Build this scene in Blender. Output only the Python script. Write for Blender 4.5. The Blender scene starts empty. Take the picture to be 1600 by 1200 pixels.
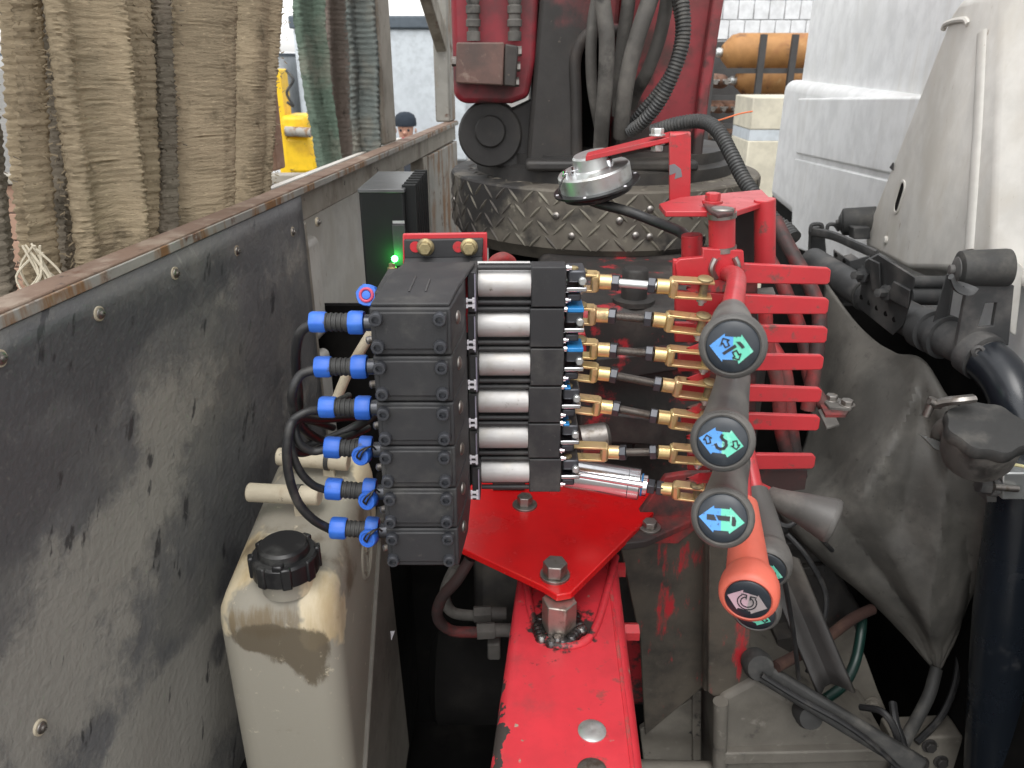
import bpy, bmesh, math, random
from mathutils import Vector, Matrix, noise
random.seed(7)
rnd = random.uniform
R = math.radians
scene = bpy.context.scene
# ------------------------------------------------------------------ camera
PITCH = math.atan(510 / 1200)
CAM_Z = 2.1
cam_d = bpy.data.cameras.new('camera'); cam = bpy.data.objects.new('camera', cam_d)
scene.collection.objects.link(cam); scene.camera = cam
cam.location = (0, 0, CAM_Z); cam.rotation_euler = (math.pi / 2 - PITCH, 0, 0)
cam_d.sensor_width = 36; cam_d.lens = 27; cam_d.clip_start = 0.02; cam_d.clip_end = 500
cam_d.dof.use_dof = True; cam_d.dof.focus_distance = 0.85; cam_d.dof.aperture_fstop = 14
# ------------------------------------------------------------------ sky and sun (overcast)
world = bpy.data.worlds.new('World'); scene.world = world; world.use_nodes = True
wn = world.node_tree; wn.nodes.clear()
sky = wn.nodes.new('ShaderNodeTexSky'); sky.sky_type = 'NISHITA'; sky.sun_disc = False
SUN_EL, SUN_ROT = R(64), R(190)
sky.sun_elevation = SUN_EL; sky.sun_rotation = SUN_ROT; sky.dust_density = 1.5; sky.air_density = 1.6
hs = wn.nodes.new('ShaderNodeHueSaturation'); hs.inputs['Saturation'].default_value = 0.07
bgn = wn.nodes.new('ShaderNodeBackground'); bgn.inputs['Strength'].default_value = 0.15
won = wn.nodes.new('ShaderNodeOutputWorld')
wn.links.new(sky.outputs[0], hs.inputs['Color']); wn.links.new(hs.outputs[0], bgn.inputs['Color'])
wn.links.new(bgn.outputs[0], won.inputs['Surface'])
sun_d = bpy.data.lights.new('sun', 'SUN'); sun_d.energy = 0.9; sun_d.angle = R(45); sun_d.color = (1, .97, .93)
sun = bpy.data.objects.new('sun', sun_d); scene.collection.objects.link(sun)
# light comes from behind the photographer's right shoulder, high up
sdir = Vector((math.sin(SUN_ROT) * math.cos(SUN_EL), math.cos(SUN_ROT) * math.cos(SUN_EL), math.sin(SUN_EL)))
sun.rotation_euler = sdir.to_track_quat('Z', 'Y').to_euler(); sun.location = (0, -3, 8)
vs = scene.view_settings
vs.view_transform = 'Standard'; vs.look = 'None'; vs.gamma = 1; vs.use_curve_mapping = False
vs.exposure = 1.12
# ------------------------------------------------------------------ measuring helpers (real positions from sight lines)
CP, SP = math.cos(PITCH), math.sin(PITCH)
def ray(px, py):
    dx, dy = (px - 800) / 1200, (600 - py) / 1200
    return Vector((dx, CP + dy * SP, dy * CP - SP))
CAM = Vector((0, 0, CAM_Z))
def U(px, py, Y):
    d = ray(px, py); return CAM + d * (Y / d.y)
def UZ(px, py, z):
    d = ray(px, py); return CAM + d * ((z - CAM_Z) / d.z)
def SC(py, Y):                      # metres per photograph pixel at that row and distance
    dy = (600 - py) / 1200; return Y / (CP + dy * SP) / 1200
TD = Vector((150, 1200 / CP, 0)).normalized()        # across the truck (into the picture)
TN = Vector((TD.y, -TD.x, 0))                        # along the truck, towards the cab
W0 = CAM + ray(0, 490) * 0.675
def WALL(px, py, off=0.0):          # point on the headboard plane
    d = ray(px, py); p0 = W0 + TN * off; return CAM + d * ((p0 - CAM).dot(TN) / d.dot(TN))
C0 = U(1226, 230, 3.0)
def CAB(px, py, off=0.0):           # point on the cab's rear plane, off = towards the headboard
    d = ray(px, py); p0 = C0 - TN * off; return CAM + d * ((p0 - CAM).dot(TN) / d.dot(TN))
WALL_TOP = W0.z
V = Vector
# ------------------------------------------------------------------ mesh helpers
class MB:
    def __init__(s): s.v = []; s.f = []
    def add(s, vs_, fs):
        b = len(s.v); s.v += [V(p) for p in vs_]; s.f += [tuple(b + i for i in f) for f in fs]; return s
    def box(s, c, size, M=None):
        c = V(c); hx, hy, hz = size[0] / 2, size[1] / 2, size[2] / 2
        vs_ = [V((x, y, z)) for x in (-hx, hx) for y in (-hy, hy) for z in (-hz, hz)]
        if M: vs_ = [M @ q for q in vs_]
        return s.add([c + q for q in vs_], [(0, 1, 3, 2), (4, 6, 7, 5), (0, 4, 5, 1), (2, 3, 7, 6), (0, 2, 6, 4), (1, 5, 7, 3)])
    def bx(s, x0, x1, y0, y1, z0, z1):
        return s.box(((x0 + x1) / 2, (y0 + y1) / 2, (z0 + z1) / 2), (abs(x1 - x0), abs(y1 - y0), abs(z1 - z0)))
    def sweep(s, pts, rad, n=12, caps=True, ph=0.0, flat=None):
        pts = [V(p) for p in pts]; m = len(pts)
        if not hasattr(rad, '__len__'): rad = [rad] * m
        tans = []
        for i in range(m):
            a = pts[max(0, i - 1)]; b = pts[min(m - 1, i + 1)]
            t = b - a; tans.append(t.normalized() if t.length > 1e-9 else V((0, 0, 1)))
        up = V((0, 0, 1)) if abs(tans[0].z) < .9 else V((0, -1, 0))
        u = (up - tans[0] * up.dot(tans[0])).normalized()
        vv, ff = [], []
        for i in range(m):
            t = tans[i]; u = u - t * u.dot(t)
            u = u.normalized() if u.length > 1e-6 else t.orthogonal().normalized()
            w = t.cross(u)
            for k in range(n):
                a = ph + 2 * math.pi * k / n
                fy = flat if flat else 1
                vv.append(pts[i] + (u * math.cos(a) + w * math.sin(a) * fy) * rad[i])
        for i in range(m - 1):
            for k in range(n):
                k2 = (k + 1) % n
                ff.append((i * n + k, i * n + k2, (i + 1) * n + k2, (i + 1) * n + k))
        if caps:
            ff.append(tuple(reversed(range(n)))); ff.append(tuple((m - 1) * n + k for k in range(n)))
        return s.add(vv, ff)
    def cyl(s, p0, p1, r0, r1=None, n=16, ph=0.0):
        return s.sweep([p0, p1], [r0, r0 if r1 is None else r1], n, True, ph)
    def lathe(s, o, ax, prof, n=24):
        o = V(o); ax = V(ax).normalized()
        return s.sweep2(o, ax, prof, n)
    def sweep2(s, o, ax, prof, n):
        u = ax.orthogonal().normalized(); w = ax.cross(u); vv, ff = [], []
        for (r, h) in prof:
            for k in range(n):
                a = 2 * math.pi * k / n; vv.append(o + ax * h + (u * math.cos(a) + w * math.sin(a)) * max(r, 1e-5))
        m = len(prof)
        for i in range(m - 1):
            for k in range(n):
                k2 = (k + 1) % n; ff.append((i * n + k, i * n + k2, (i + 1) * n + k2, (i + 1) * n + k))
        ff.append(tuple(reversed(range(n)))); ff.append(tuple((m - 1) * n + k for k in range(n)))
        return s.add(vv, ff)
    def prism(s, poly, ext):
        poly = [V(p) for p in poly]; ext = V(ext); n = len(poly)
        return s.add(poly + [p + ext for p in poly], [tuple(reversed(range(n))), tuple(range(n, 2 * n))] +
                     [(i, (i + 1) % n, n + (i + 1) % n, n + i) for i in range(n)])
    def ring(s, outer, inner, ext):            # plate with a hole: loops of equal length
        n = len(outer); ext = V(ext)
        vv = [V(p) for p in outer] + [V(p) for p in inner]; vv += [p + ext for p in vv]; ff = []
        for i in range(n):
            j = (i + 1) % n
            ff += [(i, n + i, n + j, j), (2 * n + i, 2 * n + j, 3 * n + j, 3 * n + i), (i, j, 2 * n + j, 2 * n + i), (n + i, 3 * n + i, 3 * n + j, n + j)]
        return s.add(vv, ff)
    def torus(s, c, ax, R_, r, n=24, m=8):
        c = V(c); ax = V(ax).normalized(); u = ax.orthogonal().normalized(); w = ax.cross(u); vv, ff = [], []
        for i in range(n):
            a = 2 * math.pi * i / n; d = u * math.cos(a) + w * math.sin(a)
            for k in range(m):
                b = 2 * math.pi * k / m; vv.append(c + d * (R_ + r * math.cos(b)) + ax * (r * math.sin(b)))
        for i in range(n):
            for k in range(m):
                ff.append((i * m + k, ((i + 1) % n) * m + k, ((i + 1) % n) * m + (k + 1) % m, i * m + (k + 1) % m))
        return s.add(vv, ff)
    def grid(s, P):                            # P[i][j] rows of points
        n, m = len(P), len(P[0])
        return s.add([p for row in P for p in row], [(i * m + j, i * m + j + 1, (i + 1) * m + j + 1, (i + 1) * m + j) for i in range(n - 1) for j in range(m - 1)])
def cr(pts, n=8):                              # Catmull-Rom through points of any dimension
    pts = [list(p) for p in pts]; out = []
    for i in range(len(pts) - 1):
        p0, p1, p2, p3 = pts[max(i - 1, 0)], pts[i], pts[i + 1], pts[min(i + 2, len(pts) - 1)]
        for k in range(n):
            t = k / n
            out.append([.5 * (2 * b + (c - a) * t + (2 * a - 5 * b + 4 * c - d) * t * t + (3 * b - a - 3 * c + d) * t ** 3) for a, b, c, d in zip(p0, p1, p2, p3)])
    out.append(pts[-1]); return out
def crv(pts, n=8): return [V(p) for p in cr(pts, n)]
WL = {}
def _link(o, parent, loc):
    scene.collection.objects.link(o)
    if parent is not None:
        o.parent = parent; WL[o.name] = WL[parent.name]
    else:
        WL[o.name] = V(loc); o.location = loc
def tag(o, label, cat, group=None, kind=None):
    if label: o['label'] = label
    if cat: o['category'] = cat
    if group: o['group'] = group
    o['kind'] = kind or 'thing'
    return o
def thing(name, label, cat, loc, group=None):
    o = bpy.data.objects.new(name, None); o.empty_display_size = .02
    _link(o, None, loc); return tag(o, label, cat, group)
def obj(name, mb, m, parent=None, bevel=0, seg=2, sharp=38, sub=0, label=None, kind=None, solid=0, fix=True):
    if parent is None:
        lo = V((min(p.x for p in mb.v), min(p.y for p in mb.v), min(p.z for p in mb.v))); hi = V((max(p.x for p in mb.v), max(p.y for p in mb.v), max(p.z for p in mb.v)))
        base = V(((lo.x + hi.x) / 2, (lo.y + hi.y) / 2, lo.z))
    else: base = WL[parent.name]
    me = bpy.data.meshes.new(name); me.from_pydata([p - base for p in mb.v], [], mb.f)
    if fix:
        b = bmesh.new(); b.from_mesh(me); bmesh.ops.recalc_face_normals(b, faces=b.faces); b.to_mesh(me); b.free()
    for p in me.polygons: p.use_smooth = True
    me.set_sharp_from_angle(angle=R(sharp)); me.materials.append(m)
    o = bpy.data.objects.new(name, me); _link(o, parent, base)
    if solid:
        md = o.modifiers.new('s', 'SOLIDIFY'); md.thickness = solid; md.offset = 0
    if bevel:
        md = o.modifiers.new('b', 'BEVEL'); md.width = bevel; md.segments = seg; md.limit_method = 'ANGLE'; md.angle_limit = R(35); md.use_clamp_overlap = True
    if sub:
        md = o.modifiers.new('u', 'SUBSURF'); md.levels = sub; md.render_levels = sub
    if label: o['label'] = label
    if kind: o['kind'] = kind
    return o
# ------------------------------------------------------------------ materials
MATS = {}
def mat(name, col, rough=.5, metal=0.0, layers=(), bump=None, coat=0, spec=.5, sss=0, edge=None):
    m = bpy.data.materials.new(name); m.use_nodes = True; MATS[name] = m
    nt = m.node_tree; N, L = nt.nodes, nt.links; bs = N['Principled BSDF']
    geo = N.new('ShaderNodeNewGeometry')
    def mapped(stretch, seed, rot=None):
        mp = N.new('ShaderNodeMapping'); mp.inputs['Scale'].default_value = stretch; mp.inputs['Location'].default_value = (seed * 3.1, seed * 1.7, seed * 2.3)
        if rot:
            m0 = N.new('ShaderNodeMapping'); m0.inputs['Rotation'].default_value = rot; L.new(geo.outputs['Position'], m0.inputs['Vector']); L.new(m0.outputs[0], mp.inputs['Vector'])
        else: L.new(geo.outputs['Position'], mp.inputs['Vector'])
        return mp.outputs[0]
    def noise_(scale, detail=6, stretch=(1, 1, 1), seed=0, rgh=.6, dist=0, rot=None):
        n = N.new('ShaderNodeTexNoise'); n.inputs['Scale'].default_value = scale; n.inputs['Detail'].default_value = detail; n.inputs['Roughness'].default_value = rgh
        n.inputs['Distortion'].default_value = dist
        L.new(mapped(stretch, seed, rot), n.inputs['Vector']); return n.outputs['Fac']
    def rng(src, lo, hi, a=0, b=1):
        r = N.new('ShaderNodeMapRange'); r.interpolation_type = 'SMOOTHSTEP'; r.inputs[1].default_value = lo; r.inputs[2].default_value = hi; r.inputs[3].default_value = a; r.inputs[4].default_value = b
        L.new(src, r.inputs[0]); return r.outputs[0]
    def mth(op, a, b):
        n = N.new('ShaderNodeMath'); n.operation = op; n.use_clamp = op != 'ADD'
        for i, q in enumerate((a, b)):
            if isinstance(q, (int, float)): n.inputs[i].default_value = q
            else: L.new(q, n.inputs[i])
        return n.outputs[0]
    def mixc(f, a, b):
        n = N.new('ShaderNodeMix'); n.data_type = 'RGBA'; L.new(f, n.inputs[0])
        for i, q in ((6, a), (7, b)):
            if isinstance(q, tuple): n.inputs[i].default_value = (*q, 1)
            else: L.new(q, n.inputs[i])
        return n.outputs[2]
    def mixf(f, a, b):
        n = N.new('ShaderNodeMix'); n.data_type = 'FLOAT'; L.new(f, n.inputs[0])
        for i, q in ((2, a), (3, b)):
            if isinstance(q, (int, float)): n.inputs[i].default_value = q
            else: L.new(q, n.inputs[i])
        return n.outputs[0]
    # a faint mottling under everything
    f0 = rng(noise_(14, 5, seed=3), .35, .7)
    c = mixc(f0, col, tuple(min(1, q * .82) for q in col)); rg = mixf(f0, rough, min(1, rough + .08)); mt = metal
    hgt = None
    for i, ly in enumerate(layers):
        if ly.get('vor'):
            vo = N.new('ShaderNodeTexVoronoi'); vo.inputs['Scale'].default_value = ly['scale']; L.new(mapped(ly.get('stretch', (1, 1, 1)), ly.get('seed', i + 5)), vo.inputs['Vector'])
            f = vo.outputs['Distance']
        else:
            f = noise_(ly['scale'], ly.get('detail', 7), ly.get('stretch', (1, 1, 1)), ly.get('seed', i + 5), ly.get('rgh', .62), ly.get('dist', 0), ly.get('rot'))
        for (axis, lo, hi, wgt) in ly.get('reg', ()):
            sx = N.new('ShaderNodeSeparateXYZ'); L.new(geo.outputs['Position'], sx.inputs[0])
            g = rng(sx.outputs['XYZ'.index(axis)], min(lo, hi), max(lo, hi), 0 if lo < hi else 1, 1 if lo < hi else 0)
            f = mth('ADD', f, mth('MULTIPLY', g, abs(wgt))) if wgt > 0 else N_sub(N, L, f, g, abs(wgt))
        if ly.get('blob'):
            for (bx_, by_, bz_, rx, ry, rz, wgt) in ly['blob']:
                mp = N.new('ShaderNodeMapping'); mp.vector_type = 'POINT'
                mp.inputs['Location'].default_value = (-bx_ / rx, -by_ / ry, -bz_ / rz); mp.inputs['Scale'].default_value = (1 / rx, 1 / ry, 1 / rz)
                L.new(geo.outputs['Position'], mp.inputs[0])
                ln = N.new('ShaderNodeVectorMath'); ln.operation = 'LENGTH'; L.new(mp.outputs[0], ln.inputs[0])
                g = rng(ln.outputs['Value'], .35, 1.25, 1, 0)
                n = N.new('ShaderNodeMath'); n.operation = 'MULTIPLY_ADD'; L.new(g, n.inputs[0]); n.inputs[1].default_value = wgt; L.new(f, n.inputs[2]); f = n.outputs[0]
        f = mth('MULTIPLY', rng(f, ly['lo'], ly['hi']), ly.get('amt', 1.0))
        c = mixc(f, c, ly['col'])
        if 'rough' in ly: rg = mixf(f, rg, ly['rough'])
        if 'metal' in ly: mt = mixf(f, mt, ly['metal'])
        if 'h' in ly:
            hh = mth('MULTIPLY', f, abs(ly['h']))
            hgt = hh if hgt is None else mth('ADD', hgt, hh)
    if edge:                                     # paint rubbed off along the corners
        bv = N.new('ShaderNodeBevel'); bv.samples = 4; bv.inputs['Radius'].default_value = edge[1]
        dt = N.new('ShaderNodeVectorMath'); dt.operation = 'DOT_PRODUCT'; L.new(bv.outputs[0], dt.inputs[0]); L.new(geo.outputs['Normal'], dt.inputs[1])
        fe = mth('MULTIPLY', rng(dt.outputs['Value'], .86, .985, 1, 0), rng(noise_(38, 8, seed=41, rgh=.7), edge[2], edge[2] + .10))
        c = mixc(fe, c, edge[0]); rg = mixf(fe, rg, .6)
    L.new(c, bs.inputs['Base Color']); L.new(rg, bs.inputs['Roughness'])
    if isinstance(mt, (int, float)): bs.inputs['Metallic'].default_value = mt
    else: L.new(mt, bs.inputs['Metallic'])
    bs.inputs['Specular IOR Level'].default_value = spec; bs.inputs['Coat Weight'].default_value = coat
    bs.inputs['Coat Roughness'].default_value = .15
    if sss: bs.inputs['Subsurface Weight'].default_value = sss; bs.inputs['Subsurface Radius'].default_value = (.01, .008, .005)
    if bump or hgt is not None:
        bn = N.new('ShaderNodeBump'); bn.inputs['Distance'].default_value = .002
        if bump:
            src = noise_(bump[0], 8, bump[2] if len(bump) > 2 else (1, 1, 1), 11)
            bn.inputs['Strength'].default_value = bump[1]
            if hgt is not None: src = mth('ADD', src, hgt)
        else: src = hgt; bn.inputs['Strength'].default_value = .5
        L.new(src, bn.inputs['Height']); L.new(bn.outputs[0], bs.inputs['Normal'])
    return m
def N_sub(N, L, f, g, w):
    n = N.new('ShaderNodeMath'); n.operation = 'MULTIPLY_ADD'; L.new(g, n.inputs[0]); n.inputs[1].default_value = -w; L.new(f, n.inputs[2]); return n.outputs[0]
def emit(name, col, st):
    m = bpy.data.materials.new(name); m.use_nodes = True; b = m.node_tree.nodes['Principled BSDF']
    b.inputs['Base Color'].default_value = (*col, 1); b.inputs['Emission Color'].default_value = (*col, 1); b.inputs['Emission Strength'].default_value = st; return m
def Ly(col, scale, lo, hi, **k): return dict(col=col, scale=scale, lo=lo, hi=hi, **k)
DUST = (.20, .17, .135); SOOT = (.018, .017, .016); RUST = (.12, .045, .02)
RED = (.47, .028, .036)
m_red = mat('red_paint', RED, .36, layers=[Ly((.38, .03, .034), 14, .45, .72, rough=.5), Ly((.20, .05, .045), 9, .56, .74, rough=.65, seed=17, amt=.8), Ly((.10, .06, .05), 55, .585, .70, rough=.7, amt=.85), Ly(SOOT, 140, .68, .72, rough=.6), Ly((.07, .05, .045), 6, .58, .74, rough=.7, seed=33, amt=.75, detail=10, rgh=.7)], bump=(90, .12), coat=.1, edge=((.13, .08, .065), .0022, .48))
m_redgrime = mat('grimy_red_paint', (.42, .018, .022), .5, layers=[Ly((.09, .045, .04), 9, .34, .60, rough=.75), Ly((.022, .019, .018), 5, .42, .56, rough=.65, amt=.95), Ly(SOOT, 60, .62, .70, rough=.6)], bump=(70, .2))
m_redplate = mat('fresh_red_paint', (.60, .006, .008), .22, layers=[Ly((.42, .01, .01), 18, .55, .8, rough=.32), Ly((.30, .16, .13), 75, .70, .74, rough=.6), Ly((.30, .03, .028), 8, .52, .75, rough=.45, detail=10)], bump=(160, .05), coat=.25, edge=((.45, .16, .14), .0016, .50))
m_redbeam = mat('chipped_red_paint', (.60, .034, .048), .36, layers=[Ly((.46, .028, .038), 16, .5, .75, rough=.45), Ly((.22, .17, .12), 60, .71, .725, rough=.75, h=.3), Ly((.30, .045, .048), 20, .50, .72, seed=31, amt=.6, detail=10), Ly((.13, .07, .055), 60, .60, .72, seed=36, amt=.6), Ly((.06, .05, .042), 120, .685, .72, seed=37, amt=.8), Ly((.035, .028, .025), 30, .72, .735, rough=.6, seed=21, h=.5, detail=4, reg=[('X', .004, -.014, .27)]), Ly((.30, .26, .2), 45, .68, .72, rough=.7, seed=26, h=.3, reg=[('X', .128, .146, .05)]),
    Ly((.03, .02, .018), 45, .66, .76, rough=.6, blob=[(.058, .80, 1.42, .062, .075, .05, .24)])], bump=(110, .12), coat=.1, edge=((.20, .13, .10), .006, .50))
m_black = mat('black_powder_coat', (.024, .024, .026), .55, layers=[Ly((.06, .058, .054), 20, .5, .8, rough=.7), Ly((.10, .095, .086), 10, .50, .74, rough=.8, amt=.55, detail=10, rgh=.7), Ly((.14, .13, .115), 160, .64, .8, rough=.8, amt=.6)], bump=(700, .08), edge=((.11, .11, .11), .0014, .46))
m_blackgloss = mat('black_gloss_plastic', (.012, .012, .013), .3, layers=[Ly((.05, .05, .047), 25, .5, .75, rough=.6)])
m_rubber = mat('black_rubber', (.03, .03, .029), .62, layers=[Ly((.10, .095, .085), 16, .48, .75, rough=.85)], bump=(120, .15))
m_soot = mat('greasy_black_steel', (.028, .026, .025), .55, layers=[Ly((.075, .066, .056), 8, .45, .7, rough=.8), Ly((.16, .03, .03), 12, .66, .72, rough=.5, amt=.7)], bump=(60, .35))
m_void = mat('void_shade_black', (.006, .0056, .0053), .9, layers=[Ly((.012, .011, .010), 7, .5, .7, rough=.95)], bump=(40, .3), spec=.12)  # greasy black darkened further to stand in for deep shade
m_chassis = mat('dusty_chassis_paint', (.17, .155, .13), .75, layers=[Ly((.075, .066, .055), 6, .42, .7), Ly((.30, .28, .24), 30, .6, .75, amt=.6), Ly(SOOT, 18, .64, .7)], bump=(60, .25))
m_boxgrey = mat('scuffed_grey_plastic', (.155, .143, .122), .6, layers=[Ly((.10, .09, .075), 7, .45, .7, rough=.7), Ly((.33, .31, .27), 45, .6, .78, amt=.5), Ly((.03, .028, .025), 14, .58, .70, detail=10)], bump=(200, .2))
m_greaseplate = mat('greasy_guard_plate', (.085, .072, .056), .62, layers=[Ly((.035, .031, .027), 8, .42, .65, rough=.5, detail=10, rgh=.7), Ly((.14, .125, .10), 40, .6, .75, amt=.6), Ly((.42, .02, .028), 26, .60, .78, rough=.5, detail=10, rgh=.7, stretch=(2.2, 2.2, .6), blob=[(*U(1055, 870, 1.0), .05, .2, .05, .15), (*U(1035, 960, 1.0), .022, .2, .07, .19), (*U(1160, 1000, .95), .014, .2, .10, .24)])], bump=(80, .3))
m_chrome = mat('polished_steel', (.72, .72, .74), .14, 1.0, layers=[Ly((.5, .5, .52), 30, .5, .8, rough=.3)])
m_alu = mat('brushed_aluminium', (.62, .61, .60), .6, .7, layers=[Ly((.50, .48, .45), 40, .48, .72, rough=.58), Ly((.22, .19, .15), 110, .62, .75, rough=.7, amt=.85)], bump=(300, .1, (.12, 1, 1)))
m_zinc = mat('zinc_plated_steel', (.62, .64, .63), .32, .8, layers=[Ly((.33, .31, .27), 50, .5, .75, rough=.5)])
m_steel = mat('dull_bolt_steel', (.34, .32, .30), .42, 1.0, layers=[Ly((.16, .13, .10), 60, .48, .72, rough=.6)], bump=(150, .15))
m_brass = mat('yellow_passivated_steel', (.72, .55, .26), .30, .72, layers=[Ly((.62, .42, .24), 22, .42, .65, rough=.38), Ly((.30, .22, .11), 70, .56, .74, rough=.5), Ly((.09, .07, .045), 30, .58, .74, rough=.6, metal=.2, amt=.75, seed=19)], bump=(200, .1))
m_oldbrass = mat('tarnished_yellow_bolt', (.40, .33, .18), .5, .8, layers=[Ly((.18, .15, .10), 70, .45, .7, rough=.7)], bump=(160, .3))
m_darknut = mat('blue_black_nut', (.075, .078, .088), .35, .6, layers=[Ly((.14, .13, .12), 80, .6, .75)])
m_blue = mat('blue_connector_plastic', (.028, .13, .56), .45, layers=[Ly((.05, .18, .60), 40, .5, .8), Ly((.06, .075, .11), 70, .60, .72, rough=.7, amt=.85)], bump=(300, .05))
m_blueclip = mat('bright_blue_plastic', (.02, .22, .55), .35)
m_pinkring = mat('faded_red_ring', (.50, .06, .12), .5)
m_grip = mat('grey_grip_rubber', (.085, .081, .076), .42, layers=[Ly((.145, .135, .122), 18, .45, .7, rough=.55), Ly((.17, .155, .13), 70, .62, .8, rough=.7, amt=.6)], bump=(260, .08))
m_orange = mat('orange_grip_rubber', (.62, .125, .080), .42, layers=[Ly((.60, .15, .10), 18, .45, .7, rough=.5), Ly((.38, .11, .07), 70, .66, .8, rough=.6, amt=.6)], bump=(260, .06))
m_disc = mat('dark_blue_black_cap', (.012, .017, .024), .35, layers=[Ly((.03, .035, .04), 60, .5, .8, rough=.5)])
m_iblue = mat('blue_print', (.07, .26, .62), .5, layers=[Ly((.15, .35, .66), 90, .5, .7), Ly((.03, .06, .11), 260, .60, .66, amt=.8)])
m_igreen = mat('green_print', (.11, .50, .36), .5, layers=[Ly((.24, .56, .44), 90, .5, .7), Ly((.03, .09, .08), 260, .60, .66, amt=.8)])
m_ipink = mat('faded_pink_print', (.46, .30, .35), .55, layers=[Ly((.34, .25, .27), 90, .5, .7)])
m_igrey = mat('faded_grey_print', (.29, .25, .25), .55, layers=[Ly((.2, .18, .18), 90, .5, .7)])
m_iblack = mat('black_print', (.010, .012, .016), .5)
m_white = mat('white_plastic', (.72, .70, .74), .4)
m_cable = mat('black_cable_sheath', (.016, .016, .017), .45, layers=[Ly((.06, .056, .05), 25, .5, .75, rough=.7)])
m_hose = mat('dusty_hydraulic_hose', (.085, .08, .073), .7, layers=[Ly((.16, .15, .135), 12, .42, .7, rough=.85), Ly((.03, .028, .026), 20, .55, .7, rough=.6)], bump=(120, .3))
m_conduit = mat('corrugated_conduit_plastic', (.045, .046, .046), .5, layers=[Ly((.10, .095, .085), 22, .48, .75, rough=.75)])
m_cab = mat('white_cab_paint', (.77, .775, .775), .35, layers=[Ly((.64, .64, .62), 3, .5, .75, rough=.45), Ly((.45, .43, .39), 40, .70, .8, amt=.6), Ly((.52, .49, .44), 5, .55, .8, stretch=(4, 4, .5), amt=.5)], coat=.2)
m_fairing = mat('dusty_white_fairing', (.68, .66, .615), .45, layers=[Ly((.56, .53, .475), 7, .42, .68, stretch=(1.5, 1.5, .8), detail=10), Ly((.44, .39, .32), 16, .60, .80, stretch=(2, 2, .5), amt=.7, detail=9), Ly((.30, .26, .21), 120, .68, .74, amt=.6), Ly((.25, .16, .09), 40, .66, .74, stretch=(2, 2, .6), amt=.9, blob=[(.55, 1.55, 1.78, .25, .3, .06, .08)])], bump=(120, .05))
m_pipe = mat('blue_black_pipe_paint', (.009, .012, .017), .26, layers=[Ly((.04, .042, .045), 20, .58, .8, rough=.5), Ly((.30, .27, .2), 90, .70, .73, rough=.6, stretch=(1, 1, .4), h=.4)], bump=(50, .08), coat=.2)
m_dullpipe = mat('dusty_black_pipe', (.040, .041, .042), .55, layers=[Ly((.11, .105, .10), 14, .45, .72, rough=.8)], bump=(80, .15))
m_flap = mat('dusty_rubber_sheet', (.062, .059, .053), .6, layers=[Ly((.115, .107, .094), 4, .40, .66, rough=.7), Ly((.18, .172, .152), 7, .52, .75, rough=.8, seed=14, amt=.55), Ly((.12, .112, .098), 60, .58, .75, amt=.4), Ly((.03, .028, .025), 26, .60, .72, rough=.5, amt=.5), Ly((.03, .027, .024), 90, .62, .68, rough=.5, amt=.6)], bump=(60, .35))
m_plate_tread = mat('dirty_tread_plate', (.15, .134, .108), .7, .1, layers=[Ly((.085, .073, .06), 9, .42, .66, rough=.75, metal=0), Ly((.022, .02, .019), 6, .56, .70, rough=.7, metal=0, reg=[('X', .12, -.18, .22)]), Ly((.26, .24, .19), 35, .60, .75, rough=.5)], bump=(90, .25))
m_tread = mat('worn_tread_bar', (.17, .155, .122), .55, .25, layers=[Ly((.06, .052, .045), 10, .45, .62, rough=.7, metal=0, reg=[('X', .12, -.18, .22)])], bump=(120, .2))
_w = lambda x, y, rx, rz, k: (*WALL(x, y), rx, rx * 2.2, rz, k)
m_wallsteel = mat('stained_headboard_sheet', (.122, .122, .124), .6, layers=[
    Ly((.17, .165, .153), 5, .42, .66, rough=.7, detail=10, rgh=.7),
    Ly((.25, .238, .212), 9, .60, .80, rough=.92, detail=12, rgh=.72, h=.6, blob=[_w(290, 620, .085, .075, .26), _w(230, 780, .07, .06, .18), _w(90, 930, .10, .08, .16), _w(60, 1130, .12, .10, .28), _w(390, 1010, .16, .13, .34), _w(260, 1120, .16, .09, .30), _w(420, 420, .14, .05, .14), _w(500, 560, .2, .08, .14)]),
    Ly((.086, .087, .091), 7, .64, .90, rough=.42, detail=9, blob=[_w(90, 640, .10, .11, .26), _w(150, 520, .16, .05, .24), _w(20, 800, .05, .10, .22), _w(425, 600, .035, .05, .28), _w(395, 740, .035, .06, .30), _w(350, 890, .03, .06, .32), _w(338, 1010, .022, .035, .30), _w(330, 440, .14, .03, .2)]),
    Ly((.035, .035, .038), 26, .62, .67, rough=.4, stretch=(1, 1.6, .5), detail=8, amt=.85, rot=(.5, 0, 0)),
    Ly((.34, .33, .30), 34, .66, .76, rough=.9, stretch=(1, 2.6, .25), detail=6, amt=.35, rot=(-.6, 0, 0)),
    Ly((.34, .32, .28), 150, .55, .8, amt=.30, rough=.95), Ly((.16, .07, .035), 30, .70, .76, rough=.9, amt=.7)], bump=(95, .8))
m_frame = mat('weathered_grey_frame', (.30, .275, .23), .7, layers=[Ly((.15, .125, .095), 12, .45, .7, stretch=(1, 1, .5)), Ly((.36, .34, .29), 30, .58, .75, amt=.7), Ly(RUST, 16, .62, .72, amt=.8), Ly((.05, .042, .035), 40, .64, .7)], bump=(90, .2))
m_rail = mat('rusty_brown_rail', (.19, .125, .09), .75, layers=[Ly((.28, .22, .17), 20, .48, .7), Ly((.11, .05, .03), 14, .55, .68), Ly((.07, .05, .04), 60, .62, .7)], bump=(110, .3))
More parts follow.
